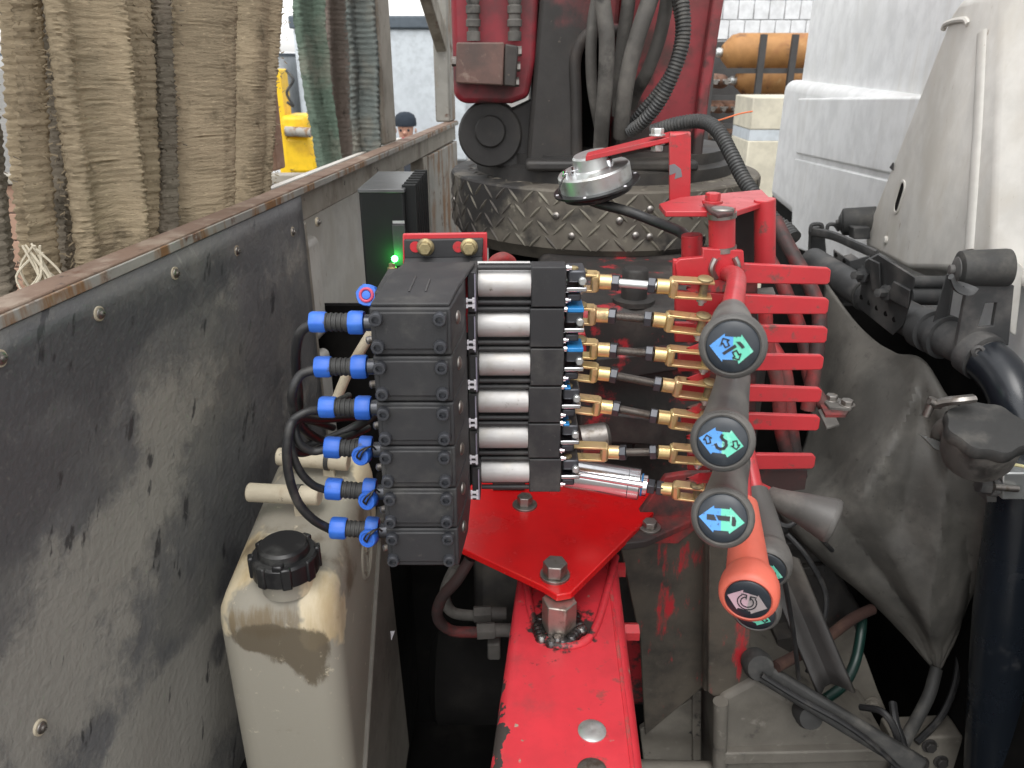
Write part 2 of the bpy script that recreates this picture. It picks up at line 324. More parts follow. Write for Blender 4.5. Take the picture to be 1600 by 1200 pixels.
m_rustpost = mat('rust_streaked_post', (.30, .29, .26), .7, layers=[Ly((.20, .105, .045), 10, .48, .62, stretch=(2, 2, .5)), Ly((.10, .045, .025), 18, .58, .68), Ly((.42, .41, .39), 30, .62, .75)], bump=(90, .3))
m_wood = mat('brown_side_board', (.33, .205, .145), .75, layers=[Ly((.24, .14, .095), 12, .45, .7, stretch=(.2, 1, 3)), Ly((.42, .30, .22), 40, .6, .75, stretch=(.3, 1, 2))], bump=(60, .15))
def strapmat(n, a, b): return mat(n, a, .95, layers=[Ly(b, 9, .42, .68), Ly(tuple(q * .45 for q in a), 24, .56, .72), Ly(tuple(min(1, q * 1.6) for q in a), 110, .55, .75, amt=.6, stretch=(1, 1, 3)), Ly(tuple(q * .35 for q in a), 100, .58, .70, stretch=(1, 1, 5), amt=.75)], bump=(110, 1.0, (1, 1, 4)), spec=.1)
m_strap = strapmat('dirty_tan_webbing', (.385, .31, .21), (.285, .232, .158))
m_strapd = strapmat('dark_dirty_webbing', (.21, .18, .14), (.14, .122, .095))
m_strapg = strapmat('green_grey_webbing', (.135, .185, .145), (.20, .21, .17))
m_strapp = strapmat('faded_violet_brown_webbing', (.19, .155, .135), (.14, .12, .105))
m_strapb = strapmat('frayed_teal_webbing', (.15, .17, .16), (.20, .19, .16))
m_tank = mat('yellowed_white_plastic_tank', (.66, .57, .40), .42, layers=[
    Ly((.44, .345, .205), 9, .40, .66, rough=.5, stretch=(3, 1, .5)),
    Ly((.27, .25, .205), 6, .44, .50, rough=.75, detail=5, reg=[('Z', 1.475, 1.41, .32), ('Y', .80, .735, .10)], blob=[(-.215, .72, 1.46, .05, .06, .12, -.30)]),
    Ly((.16, .115, .06), 12, .72, .90, rough=.5, stretch=(4, 1, .6), blob=[(-.28, .73, 1.492, .085, .08, .03, .32)], amt=.8), Ly((.095, .074, .047), 24, .78, .98, rough=.55, detail=10, rgh=.7, amt=.9, stretch=(1.6, 1, .6), blob=[(-.305, .72, 1.472, .055, .08, .024, .5), (-.270, .72, 1.458, .05, .08, .038, .5), (-.238, .72, 1.436, .030, .08, .058, .5)]),
    Ly((.13, .10, .065), 16, .66, .86, rough=.6, blob=[(-.285, .80, 1.54, .075, .08, .05, .26), (-.21, .86, 1.50, .02, .16, .05, .26)], amt=.85), Ly((.5, .44, .33), 60, .62, .75)], bump=(220, .12, (1, 1, 3)), sss=.06)
m_beigepipe = mat('beige_tube_paint', (.50, .44, .33), .6, layers=[Ly((.32, .26, .18), 22, .5, .7), Ly((.12, .10, .08), 60, .62, .7)], bump=(120, .25))
# ================================================================== THE SETTING
m_ground = mat('yard_asphalt', (.13, .125, .115), .9, layers=[Ly((.19, .18, .165), 1.5, .45, .7), Ly((.07, .068, .063), 9, .55, .7)], bump=(30, .3))
g = obj('ground', MB().add([(-150, -150, 0), (150, -150, 0), (150, 150, 0), (-150, 150, 0)], [(0, 1, 2, 3)]), m_ground); g['kind'] = 'structure'
def fbox(mb, s0, s1, n0, n1, z0, z1, O=None):          # box in the truck's own frame (across, along, up)
    O = O or W0
    P = [O + TD * s + TN * n for s in (s0, s1) for n in (n0, n1)]
    vv = []
    for p in P: vv += [V((p.x, p.y, z0)), V((p.x, p.y, z1))]
    return mb.add(vv, [(0, 1, 3, 2), (4, 6, 7, 5), (0, 4, 5, 1), (2, 3, 7, 6), (0, 2, 6, 4), (1, 5, 7, 3)])
def sW(px, py, off=0): return (WALL(px, py, off) - W0).dot(TD)
# ------------------------------------------------------------------ headboard of the load bed
WT = WALL_TOP
hb = thing('truck_headboard', 'long steel headboard with dark smeared sheet and rusty top rail beside the plastic tank', 'headboard', W0 + V((0, 0, -.9)))
S_END = sW(714, 200); S_SH = sW(470, 345); S_R0 = sW(484, 380); S_R1 = sW(672, 300); S_R2 = sW(690, 250)
# the sheet, gently buckled
rows = []
NS, NZ = 60, 36
for i in range(NZ + 1):
    z = .95 + (WT - .012 - .95) * i / NZ; row = []
    for j in range(NS + 1):
        s = -.75 + (S_SH + .75) * j / NS
        d = .010 * noise.noise(V((s * 2.3, z * 3.1, 1.3))) + .004 * noise.noise(V((s * 8, z * 7, 4.0)))
        e = min(1, (WT - z) / .15) * min(1, (S_SH - s) / .15)
        p = W0 + TD * s + TN * (.003 + d * e); row.append(V((p.x, p.y, z)))
    rows.append(row)
obj('sheet', MB().grid(rows), m_wallsteel, hb, solid=.004)
obj('top_rail', fbox(MB(), -.75, S_END, -.045, -.006, WT - .062, WT - .005), m_frame, hb, bevel=.003)
obj('rail_cap', fbox(MB(), -.75, S_END, -.030, .003, WT - .005, WT + .003), m_rail, hb, bevel=.0015)
obj('rail_lip', fbox(MB(), -.75, S_END, .0032, .0062, WT - .011, WT + .0005), m_rustpost, hb, bevel=.001)
mb = MB(); fbox(mb, S_SH + .002, S_R0, -.045, -.002, .95, WT - .064); obj('frame_stile', mb, m_frame, hb, bevel=.002)
mb = MB(); fbox(mb, S_R1 - .05, S_R1, -.045, -.004, .95, WT - .064); obj('frame_stile', mb, m_frame, hb, bevel=.002)
obj('recess_panel', fbox(MB(), S_R0 - .01, S_R1 - .03, -.085, -.070, .95, WT - .01), m_fairing, hb)
for k, (z0, z1) in enumerate(((WT - .33, WT - .12), (WT - .60, WT - .36))):   # pressed swages in the recessed panel
    mb = MB(); fbox(mb, S_R0 + .01, S_R0 + .16, -.070, -.040, z0, z1); obj('swage', mb, m_fairing, hb, bevel=.018, seg=4)
obj('end_panel', fbox(MB(), S_R1 + .012, S_END, -.045, -.001, .95, WT - .066), m_rustpost, hb, bevel=.003)
def rivet(px, py, r=.0048):
    p = WALL(px, py, .006)
    obj('washer', MB().lathe(p - TN * .004, TN, [(r * 1.7, 0), (r * 1.65, .0036), (0, .0037)], 18), m_beigepipe, hb)
    w = obj('rivet', MB().lathe(p, TN, [(r * 1.25, 0), (r * 1.2, .0012), (r * .6, .0022), (r * .58, .0042), (r * .3, .0045), (r * .28, .003), (0, .003)], 16), m_steel, hb)
for q in ((157, 490), (275, 427), (371, 392), (65, 1137), (2, 560), (238, 0)):
    if q[1]: rivet(*q)
rivet(498, 347, .005); rivet(458, 362, .005)
# rack uprights welded to the headboard
def upright(px, py, w, n0, n1, m, ztop=2.75):
    s = sW(px, py, (n0 + n1) / 2); mb = MB(); fbox(mb, s - w / 2, s + w / 2, n0, n1, WT + .003, ztop); return obj('upright', mb, m, hb, bevel=.006)
upright(601, 236, .11, -.066, -.026, m_frame); upright(697, 200, .10, -.058, -.006, m_rustpost)
upright(428, 320, .05, -.16, -.11, m_wood, 2.05)
mb = MB(); fbox(mb, sW(420, 325), S_END, -.056, -.02, 2.62, 2.66); fbox(mb, -.75, sW(420, 325), -.25, -.02, 2.62, 2.66); obj('cross_rail', mb, m_frame, hb, bevel=.003)
pa = W0 + TD * (S_END - .05) - TN * .03; pa = V((pa.x, pa.y, 2.13)); pb = W0 + TD * (S_END - .62) - TN * .03; pb = V((pb.x, pb.y, 2.50))
d_ = (pb - pa).normalized(); up_ = d_.cross(TN)
obj('brace', MB().prism([pa - TN * .018 - up_ * .03, pa + TN * .018 - up_ * .03, pa + TN * .018 + up_ * .03, pa - TN * .018 + up_ * .03], pb - pa), m_frame, hb, bevel=.003)
# ------------------------------------------------------------------ slings hanging over the bed behind the headboard
def sling(label, bot, top, off, wb, wt, m, thick=.012, fold=.0, ribs=.0085, amp=.0024, edge=1, seed=0, fray=350, curve=0.0, name='webbing_sling', zlow=.16, group='textile slings hanging behind the headboard'):
    """bot / top: sight-line points of the band's centre at the rail and at the picture's top; wb / wt widths in metres"""
    A = WALL(bot[0], bot[1], -off); B = WALL(top[0], top[1], -off - .0)
    ax = (B - A); A2 = A - ax * (zlow / max(.2, abs(ax.z))); B2 = A + ax * ((2.615 - A.z) / ax.z)
    L = (B2 - A2).length; n = int(L / .0024); M = 30
    u = (TD * .90 + TN * .44).normalized() if edge == 1 else (TD * .55 - TN * .83).normalized() if edge == 2 else (TD * .5 + TN * .86).normalized() if edge == 3 else TD.copy()
    nn = V((u.y, -u.x, 0))
    mb = MB(); vv = []; ff = []
    for i in range(n + 1):
        t = i / n; h = t * L; c = A2.lerp(B2, t); w = wb + (wt - wb) * min(1, t * 1.3)
        c = c + u * (curve * math.sin(t * 5 + seed)) + u * (.004 * noise.noise(V((h * 9, seed, 0)))) + nn * (.006 * noise.noise(V((h * 5, seed, 3))))
        for k in range(M):
            a = 2 * math.pi * k / M; ca, sa = math.cos(a), math.sin(a)
            x = (abs(ca) ** .55) * math.copysign(1, ca); y = (abs(sa) ** .75) * math.copysign(1, sa)
            xx = x * w / 2; f = fold * 2.2 * math.sin(x * 3.4 + seed + h * 1.5) + fold * .5 * math.sin(x * 9 + h * 3)
            e = abs(x) ** 6
            hh = h + .005 * noise.noise(V((h * 14 + seed, x * 1.8, 7))) + .003 * noise.noise(V((h * 45, x * 5, seed)))
            rib = amp * (math.sin(2 * math.pi * hh / ribs) * (.25 + 1.1 * abs(noise.noise(V((h * 55, x * 5, seed + 9))))) + .9 * noise.noise(V((h * 140, x * 14, seed))))
            yy = y * (thick / 2) * (1 + .7 * e) + f + (rib * (1 + .5 * e)) * (1 if sa > 0 else -1) + .0016 * noise.noise(V((h * 60 + seed, x * 9, 2)))
            xx += (.0030 * noise.noise(V((h * 120, seed * 3.3, x))) + rib * .5) * math.copysign(e, x)
            vv.append(c + u * xx + nn * yy)
    for i in range(n):
        for k in range(M):
            k2 = (k + 1) % M; ff.append((i * M + k, i * M + k2, (i + 1) * M + k2, (i + 1) * M + k))
    ff.append(tuple(range(M)))
    mb.add(vv, ff)
    root = thing(name, label, 'sling', A2, group)
    obj('webbing', mb, m, root, fix=True, sharp=80)
    fr = MB(); rs = random.Random(seed)
    for i in range(fray):                       # loose yarn ends along both edges
        t = rs.random(); c = A2.lerp(B2, t); w = wb + (wt - wb) * min(1, t * 1.3); sd = rs.choice((-1, 1))
        p = c + u * (sd * w / 2 * .97 + curve * math.sin(t * 5 + seed)) + nn * rs.uniform(-1, 1) * thick * .8
        d = (u * sd * rs.uniform(.3, 1) + nn * rs.uniform(-.8, .8) + V((0, 0, rs.uniform(-1, .4)))).normalized() * rs.uniform(.002, .008)
        q = V((0, 0, rs.uniform(.0006, .0014))); fr.add([p - q, p + q, p + d + q * .6, p + d - q * .6], [(0, 1, 2, 3)])
    obj('frayed_yarn', fr, m, root, kind='stuff', fix=False)
    return root
sling('dark grubby edge of a tan sling at the outer end of the row', (8, 480), (-38, 60), .12, .045, .05, m_strapd, .02, .003, seed=1, edge=2)
sling('narrow tan sling folded double with two bristly edges', (70, 450), (30, 0), .13, .035, .034, m_strap, .022, .004, amp=.0028, seed=2, fray=900, edge=2)
sling('narrow bristly brown sling tucked between two wider ones', (108, 440), (78, 0), .14, .034, .034, m_strapd, .02, .003, amp=.0028, seed=3, fray=700, edge=2)
sling('wide tan ribbed sling with torn fold near the rail', (176, 415), (128, 0), .075, .088, .098, m_strap, .016, .0045, ribs=.0062, seed=4, fray=500)
sling('narrow bristly tan sling with hairy rounded edge', (232, 392), (214, 0), .10, .034, .034, m_strap, .024, .003, amp=.0028, seed=5, fray=900, edge=2)
sling('brown sling edge lying against the wide smooth sling', (262, 380), (252, 0), .08, .034, .040, m_strapd, .022, .003, ribs=.0062, seed=6, fray=500, edge=2)
sling('wide smooth tan sling with fine even ribs', (325, 362), (325, 0), .06, .105, .118, m_strap, .014, .004, ribs=.0058, amp=.0019, seed=7)
sling('tan ribbed sling with dark diagonal smear beside the wooden post', (392, 335), (410, 0), .07, .095, .105, m_strap, .014, .006, ribs=.006, amp=.0020, seed=8)
G2 = 'slings hanging by the steel uprights'
sling('slack green grey webbing sling with ladder ribs', (522, 280), (486, 0), .14, .058, .075, m_strapg, .005, .006, ribs=.011, amp=.0010, seed=9, fray=120, curve=.010, edge=3, group=G2)
sling('faded violet brown webbing sling behind the green one', (548, 268), (527, 0), .17, .085, .085, m_strapp, .005, .008, ribs=.012, amp=.0010, seed=10, fray=120, curve=.012, edge=3, group=G2)
sling('frayed teal grey sling with hairy knotted edges', (574, 250), (560, 0), .07, .072, .068, m_strapb, .02, .006, ribs=.013, amp=.0022, seed=11, fray=900, curve=.004, edge=3, group=G2)
tw = MB(); rs = random.Random(5)
tp = WALL(68, 440, -.05)
for i in range(16):
    a = tp + V((rs.uniform(-.010, .010), rs.uniform(-.01, .01), .032 + rs.uniform(-.008, .008))); b = tp + V((rs.uniform(-.022, .022), rs.uniform(-.015, .015), -.012 + rs.uniform(-.01, .006)))
    tw.sweep(crv([a, a.lerp(b, .5) + V((rs.uniform(-.012, .012), 0, 0)), b], 4), .0012, 5)
tag(obj('rope_tassel', tw, mat('pale_yarn', (.62, .56, .44), .95, bump=(300, .4))), 'pale frayed yarn tassel at the foot of a folded sling', 'rope')
# ------------------------------------------------------------------ bed: far dropside and floor
far = U(480, 300, 3.3)
sb = thing('bed_dropside', 'brown dropside of horizontal boards across the load bed', 'dropside', V((-1.5, 3.35, 1.0)))
O2 = V((-.25, 3.25, 0))
for k in range(5):
    z0 = 1.02 + k * .118; mb = MB(); mb.bx(-4.6, -.42, 3.30, 3.34, z0, z0 + .112); obj('board', mb, m_wood, sb, bevel=.004)
mb = MB(); mb.bx(-4.6, -.42, 3.28, 3.36, 1.612, 1.65); obj('top_rail', mb, m_frame, sb, bevel=.004)
for x in (-.50, -1.6, -2.9): mb = MB(); mb.bx(x - .03, x + .03, 3.262, 3.298, 1.0, 1.61); obj('stake', mb, m_frame, sb, bevel=.004)
fl = MB(); fbox(fl, -1.2, 2.7, -4.0, -.06, .96, 1.0)
tag(obj('load_bed', fl, m_chassis), 'dusty floor of the load bed behind the headboard', 'truck bed')
# ------------------------------------------------------------------ chassis, with dark plates added to close off light below the beam
ch = thing('truck_chassis', 'truck chassis with near-black plates added to darken the space below the crane beam', 'chassis', V((.1, 1.2, .4)))
obj('shade_back_plate', MB().bx(-.42, .95, 1.55, 1.57, .45, 1.62), m_void, ch)
obj('shade_tray', MB().bx(-.5, 1.0, .15, 1.56, .42, .45), m_void, ch)
mb = MB(); fbox(mb, -.6, 2.6, .02, .06, .45, 1.12, W0); obj('shade_rail', mb, m_void, ch)
mb = MB(); fbox(mb, -2.6, .1, .0, .05, .45, 1.598, C0); obj('shade_side_plate', mb, m_void, ch)  # added plate that blocks light from the open cab side
obj('shade_sill', MB().bx(-.5, 1.0, .15, .19, .45, .80), m_void, ch)
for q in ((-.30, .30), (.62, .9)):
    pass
obj('shade_rail', MB().bx(-.30, -.24, 1.02, 1.50, .6, 1.25), m_void, ch)
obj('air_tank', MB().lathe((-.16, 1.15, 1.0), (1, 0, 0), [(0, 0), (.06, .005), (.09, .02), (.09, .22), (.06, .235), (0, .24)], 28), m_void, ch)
def wheel(x, y, r, w, ax=(0, 1, 0)):
    t = obj('wheel', MB().lathe((x, y, r), ax, [(r * .55, 0), (r * .9, 0), (r, w * .15), (r, w * .85), (r * .9, w), (r * .55, w), (r * .5, w * .6)], 32), m_rubber, ch)
wheel(-1.4, .55, .42, .25); wheel(.95, .55, .42, .25); wheel(.95, 2.5, .42, .25); wheel(-1.4, 2.5, .42, .25)
# ------------------------------------------------------------------ cab
cab = thing('truck_cab', 'white truck cab rear wall with pressed panels beyond the crane controls', 'cab', C0 + V((0, 0, -1.2)))
def cS(px, py, off=0): return (CAB(px, py, off) - C0).dot(TD)
S1 = 0.0; S0 = -3.2
zl = CAB(1300, 128, .03).z
mb = MB(); fbox(mb, S0, S1 + .015, -.03, .9, 1.60, zl - .01, C0); obj('lower_shell', mb, m_cab, cab, bevel=.035, seg=4)
mb = MB(); fbox(mb, S0, S1 - .045, .012, .9, zl - .06, 3.3, C0); obj('upper_shell', mb, m_cab, cab, bevel=.035, seg=4)
def cpanel(pxs, off, th, m, name='pressed_panel', bev=.006):
    P = [CAB(*q, off) for q in pxs]; return obj(name, MB().prism(P, TN * th), m, cab, bevel=bev, seg=3)
cpanel([(1246, 154), (1440, 150), (1440, 283), (1243, 240)], .038, .02, m_cab)
cpanel([(1241, 247), (1440, 292), (1470, 470), (1235, 385)], .034, .02, m_cab)
# second pressed panel on the near side of the cab wall
cpanel([(1570, 120), (1680, 120), (1680, 345), (1588, 322)], .040, .02, m_cab)
# fairing
fr_ = thing('cab_rear_fairing', 'tapered dusty white plastic fairing with slot bolted to cab wall', 'fairing', CAB(1450, 420, .1))
OFF = .085
outer = [(1487, 22), (1500, 4), (1545, -8), (1560, 2), (1563, 30), (1548, 405), (1525, 421), (1418, 418), (1352, 384), (1354, 360)]
P = [CAB(*q, OFF) for q in outer]
cc = sum(P, V()) / len(P)
# shell: a raised front face with sloping flanks back to the cab
Q = [CAB(q[0], q[1], OFF) + (CAB(q[0], q[1], OFF) - cc).normalized() * (.14 if q[0] > 1540 else .035) + TN * (OFF + .0) for q in outer]
n = len(P); mb = MB(); mb.add(P + Q, [tuple(range(n))] + [(i, n + i, n + (i + 1) % n, (i + 1) % n) for i in range(n)])
obj('shell', mb, m_fairing, fr_, bevel=.012, seg=4, solid=0)
def rec(pxs, depth, name, m, bev=.002):
    PP = [CAB(*q, OFF + .0015) for q in pxs]; return obj(name, MB().prism(PP, TN * depth), m, fr_, bevel=bev)
mb = MB(); c = CAB(1404, 308, OFF + .002); a1 = (CAB(1411, 286, OFF) - CAB(1398, 330, OFF)); a1n = a1.normalized(); a2 = a1n.cross(TN).normalized()
def slot(c, hl, hw, n=8):
    pts = []
    for k in range(n + 1): a = -math.pi / 2 + math.pi * k / n; pts.append(c + a1n * (hl - hw + hw * math.cos(a)) + a2 * hw * math.sin(a))
    for k in range(n + 1): a = math.pi / 2 + math.pi * k / n; pts.append(c + a1n * (-(hl - hw) + hw * math.cos(a)) + a2 * hw * math.sin(a))
    return pts
H = a1.length / 2 * 1.05
mb.ring(slot(c, H + .004, .016), slot(c, H - .002, .0105), TN * .006); obj('slot_rim', mb, m_fairing, fr_, bevel=.001)
obj('slot', MB().prism(slot(c + TN * .0015, H - .002, .0105), TN * .004), m_void, fr_)
m_fairing_alias = m_fairing  # plain second name for the fairing material
# moulded handle bar near the fairing's top
hp = [CAB(1474, 46, OFF), CAB(1478, 38, OFF + .001), CAB(1490, 33, OFF + .001), CAB(1508, 31, OFF + .001), CAB(1513, 38, OFF)]
obj('moulded_grip', MB().sweep(crv(hp, 5), .005, 8), m_fairing, fr_)
rib = [CAB(1488, 60, OFF + .001), CAB(1470, 150, OFF + .001), CAB(1440, 300, OFF + .001)]
rib2 = [CAB(1535, 50, OFF + .001), CAB(1528, 200, OFF + .001), CAB(1515, 390, OFF + .001)]
obj('moulded_rib', MB().sweep(crv(rib2, 6), .012, 12, flat=.4), m_fairing, fr_)
obj('plug', MB().lathe(CAB(1385, 375, OFF), -TN, [(.008, -.002), (.008, .003), (.006, .005), (0, .0055)], 14), m_fairing, fr_)
obj('latch_mark', MB().prism([CAB(1392, 262, OFF + .001), CAB(1397, 254, OFF + .001), CAB(1396, 266, OFF + .001)], -TN * .003), m_rubber, fr_)
# ------------------------------------------------------------------ things far behind
m_trailer = mat('pale_trailer_tarp', (.50, .54, .57), .6, layers=[Ly((.42, .45, .48), 1.2, .45, .7), Ly((.34, .36, .37), 4, .62, .8)])
m_whitetruck = mat('white_van_paint', (.72, .74, .75), .4, layers=[Ly((.6, .6, .58), 1.5, .5, .75)])
m_darkrail = mat('dark_grey_rail', (.075, .095, .115), .6)
tr = thing('box_trailer', 'pale grey box trailer with dark roof rail far behind the posts', 'trailer', V((-2.0, 10.6, 0)))
ztr = U(640, 45, 10).z
obj('body', MB().bx(-2.6, -.55, 10, 12.4, .9, ztr), m_trailer, tr, bevel=.03)
obj('roof_rail', MB().bx(-2.63, -.53, 9.96, 12.44, ztr, ztr + .14), m_darkrail, tr, bevel=.02)
obj('chassis', MB().bx(-2.4, -.7, 10.1, 12.3, .55, .9), m_soot, tr)
for x in (-2.2, -1.0): obj('wheel', MB().lathe((x, 10.02, .45), (0, 1, 0), [(.2, 0), (.40, 0), (.45, .05), (.45, .22), (.4, .27), (.2, .27)], 24), m_rubber, tr)
vn = thing('white_van', 'white van body standing behind the yellow machine', 'van', V((-4.0, 10, 0)))
zv = U(470, 80, 9.5).z
obj('body', MB().bx(-5.8, -2.75, 9.5, 11.6, .4, zv), m_whitetruck, vn, bevel=.06, seg=3)
obj('roof_gutter', MB().bx(-5.83, -2.73, 9.47, 11.63, zv - .05, zv - .02), m_darkrail, vn)
obj('side_moulding', MB().bx(-5.8, -2.76, 9.47, 9.495, 1.25, 1.34), m_whitetruck, vn, bevel=.01)
obj('window', MB().bx(-5.5, -2.95, 9.485, 9.497, 1.75, 2.2), mat('van_glass', (.16, .19, .21), .1), vn, bevel=.01)
for x in (-5.1, -3.5): obj('wheel', MB().lathe((x, 9.48, .36), (0, 1, 0), [(.16, 0), (.32, 0), (.36, .04), (.36, .18), (.3, .22), (.16, .22)], 24), m_rubber, vn)
m_yellow = mat('yellow_machine_paint', (.82, .52, .012), .45, layers=[Ly((.62, .36, .015), 5, .5, .7), Ly((.14, .09, .04), 14, .62, .7)], bump=(30, .1))
yl = thing('yellow_loader_crane', 'bright yellow crane mast with lower gearbox beside the white van', 'crane', V((-1.75, 6.1, 0)))
y0 = 6.0
a = U(441, 120, y0); b = U(452, 290, y0)
obj('mast', MB().bx(U(430, 200, y0).x, U(447, 200, y0).x, y0, y0 + .2, .5, U(440, 108, y0).z), m_yellow, yl, bevel=.01)
p0, p1 = U(440, 180, y0), U(484, 212, y0)
obj('turret_housing', MB().bx(p0.x, p1.x, y0 - .05, y0 + .3, p1.z - .0, p0.z), m_yellow, yl, bevel=.03)
p0, p1 = U(440, 214, y0), U(496, 272, y0)
obj('lower_housing', MB().prism([V((p0.x, y0, p0.z)), V((p1.x - .03, y0, p0.z)), V((p1.x + .02, y0, p1.z)), V((p0.x, y0, p1.z))], (0, .3, 0)), m_yellow, yl, bevel=.03)
obj('cross_shaft', MB().cyl(U(446, 205, y0 - .06), U(486, 207, y0 - .06), .035, n=16), m_rustpost, yl)
obj('pedestal', MB().bx(p0.x, p1.x, y0 + .02, y0 + .28, 0, p1.z), m_soot, yl)
obj('hose', MB().sweep(crv([U(447, 110, y0 - .05), U(458, 125, y0 - .08), U(448, 145, y0 - .08), U(458, 165, y0 - .08), U(449, 160, y0 - .04)], 6), .010, 8), m_rubber, yl)
# bystander: one continuous figure grown with a skin modifier
def person(px, py, Y):
    top = U(px, py, Y); zt = top.z; x, y = top.x, Y; h = zt
    J = {'pel': (0, 0, .52), 'waist': (0, 0, .60), 'chest': (0, -.01, .74), 'nk0': (0, 0, .83), 'nk1': (0, -.008, .865), 'hd0': (0, -.015, .90), 'hd1': (0, -.012, .955), 'hd2': (0, -.006, .99),
         'shL': (.105, 0, .815), 'elL': (.15, .01, .63), 'wrL': (.15, -.05, .49), 'hdL': (.15, -.07, .44), 'shR': (-.105, 0, .815), 'elR': (-.15, .01, .63), 'wrR': (-.15, -.05, .49), 'hdR': (-.15, -.07, .44),
         'hpL': (.055, 0, .49), 'knL': (.06, -.01, .28), 'anL': (.065, .01, .045), 'toL': (.07, -.08, .018), 'hpR': (-.055, 0, .49), 'knR': (-.06, -.01, .28), 'anR': (-.065, .01, .045), 'toR': (-.07, -.08, .018)}
    rad = {'pel': .075, 'waist': .072, 'chest': .085, 'nk0': .045, 'nk1': .034, 'hd0': .040, 'hd1': .050, 'hd2': .036, 'sh': .040, 'el': .030, 'wr': .021, 'hd': .022, 'hp': .056, 'kn': .036, 'an': .026, 'to': .024}
    E = [('pel', 'waist'), ('waist', 'chest'), ('chest', 'nk0'), ('nk0', 'nk1'), ('nk1', 'hd0'), ('hd0', 'hd1'), ('hd1', 'hd2')]
    for s in 'LR': E += [('chest', 'sh' + s), ('sh' + s, 'el' + s), ('el' + s, 'wr' + s), ('wr' + s, 'hd' + s), ('pel', 'hp' + s), ('hp' + s, 'kn' + s), ('kn' + s, 'an' + s), ('an' + s, 'to' + s)]
    ks = list(J); me = bpy.data.meshes.new('body'); me.from_pydata([V(J[k]) * h for k in ks], [(ks.index(a), ks.index(b)) for a, b in E], [])
    root = thing('person', 'bystander in dark knitted cap seen over the headboard between the posts', 'person', V((x, y, 0)))
    o = bpy.data.objects.new('body', me); _link(o, root, None)
    o.modifiers.new('k', 'SKIN'); sd = me.skin_vertices[0].data
    for i, k in enumerate(ks):
        r_ = rad.get(k, rad.get(k[:2])) * h; sd[i].radius = (r_, r_); sd[i].use_root = (k == 'pel')
    u = o.modifiers.new('u', 'SUBSURF'); u.levels = 2; u.render_levels = 2
    mt = mat('person_skin_and_clothes', (.52, .29, .21), .6, layers=[Ly((.03, .035, .045), 3, .95, 1.0, reg=[('Z', zt * .865, zt * .855, 1.0)], rough=.9)])
    # clothing below the neck, skin above: split by height so that it ends cleanly at the collar
    me.materials.append(mt)
    c = V((x, y - .008 * h, zt))
    obj('cap', MB().lathe(c + V((0, 0, -.062 * h)), (0, 0, 1), [(.056 * h, 0), (.058 * h, .012 * h), (.057 * h, .035 * h), (.046 * h, .056 * h), (.025 * h, .068 * h), (0, .071 * h)], 24), mat('dark_knit', (.018, .026, .038), .95, bump=(200, .5)), root)
    obj('nose', MB().lathe(c + V((-.0, -.050 * h, -.093 * h)), V((0, -.7, .25)), [(.011 * h, -.01), (.008 * h, .008 * h), (0, .014 * h)], 10), mt, root)
    for s in (-1, 1): obj('eye', MB().lathe(c + V((s * .020 * h, -.052 * h, -.080 * h)), (0, -1, 0), [(.007 * h, -.004), (.006 * h, .002), (0, .003)], 10), m_iblack, root)
    obj('mouth', MB().box(c + V((0, -.052 * h, -.118 * h)), (.03 * h, .012, .006 * h)), m_pinkring, root)
    for s in (-1, 1): obj('ear', MB().lathe(c + V((s * .052 * h, 0, -.085 * h)), (s, 0, 0), [(.012 * h, -.005), (.010 * h, .006), (0, .009)], 10), mt, root)
person(633, 177, 7.0)
# wall and gas bottles on the far right
bw = thing('block_wall', 'white painted block wall above the stacked gas cylinders', 'wall', V((2.2, 8.0, 0)))
m_block = mat('painted_block', (.66, .67, .68), .8, layers=[Ly((.5, .5, .5), 6, .5, .75)], bump=(40, .25))
m_mortar = mat('grey_mortar', (.34, .34, .34), .9)
Yb = 8.0
xa, xb = U(1090, 40, Yb).x, U(1290, 40, Yb).x
obj('mortar', MB().bx(xa - 1.2, xb + .6, Yb + .012, Yb + .25, 0, 3.4), m_mortar, bw)
bwid, bhei = .145, .17
zz = U(1190, 62, Yb).z; r_ = 0
while zz < 3.3:
    xx = xa - 1.15 + (.0725 if r_ % 2 else 0)
    while xx < xb + .55:
        if xx > xa - .25: obj('brick', MB().bx(xx + .004, xx + bwid - .004, Yb + rnd(-.003, .002), Yb + .03, zz + .004, zz + bhei - .004), m_block, bw, bevel=.004, seg=1)
        xx += bwid
    zz += bhei; r_ += 1
m_bottle = mat('orange_gas_cylinder_paint', (.36, .175, .055), .65, layers=[Ly((.26, .11, .04), 6, .45, .7), Ly((.46, .28, .12), 10, .58, .75), Ly((.10, .05, .03), 9, .56, .72, detail=9)])
m_brownb = mat('brown_dirty_cylinder_paint', (.24, .12, .07), .6, layers=[Ly((.12, .07, .05), 8, .45, .7), Ly((.33, .2, .13), 20, .6, .75)])
rk = thing('cylinder_rack', 'dark steel rack carrying rows of lying gas cylinders', 'rack', V((2.0, 6.3, 0)))
Yc = 6.2
def bottle(px0, px1, py, label, Y=Yc, r=.17, m=None):
    a, b = U(px0, py, Y), U(px1, py, Y); b = V((b.x, Y, a.z)); a = V((a.x, Y, a.z)); L = (b - a).length; root = thing('gas_cylinder', label, 'gas cylinder', a + V((0, 0, -r)), 'lying gas cylinders on the rack')
    obj('shell', MB().lathe(a, b - a, [(.03, 0), (.05, .0), (r * .6, r * .2), (r * .9, r * .5), (r, r * .9), (r, L - .1), (r * .8, L), (0, L)], 28), m or m_bottle, root)
    v = obj('valve', MB().lathe(a, a - b, [(.03, -.01), (.035, .03), (.02, .05), (.02, .09), (0, .09)], 12).cyl(a + V((-.06, -.06, 0)), a + V((-.06, .03, 0)), .014, n=10), m_zinc, root)
    return root
R1 = 30 * SC(80, Yc)
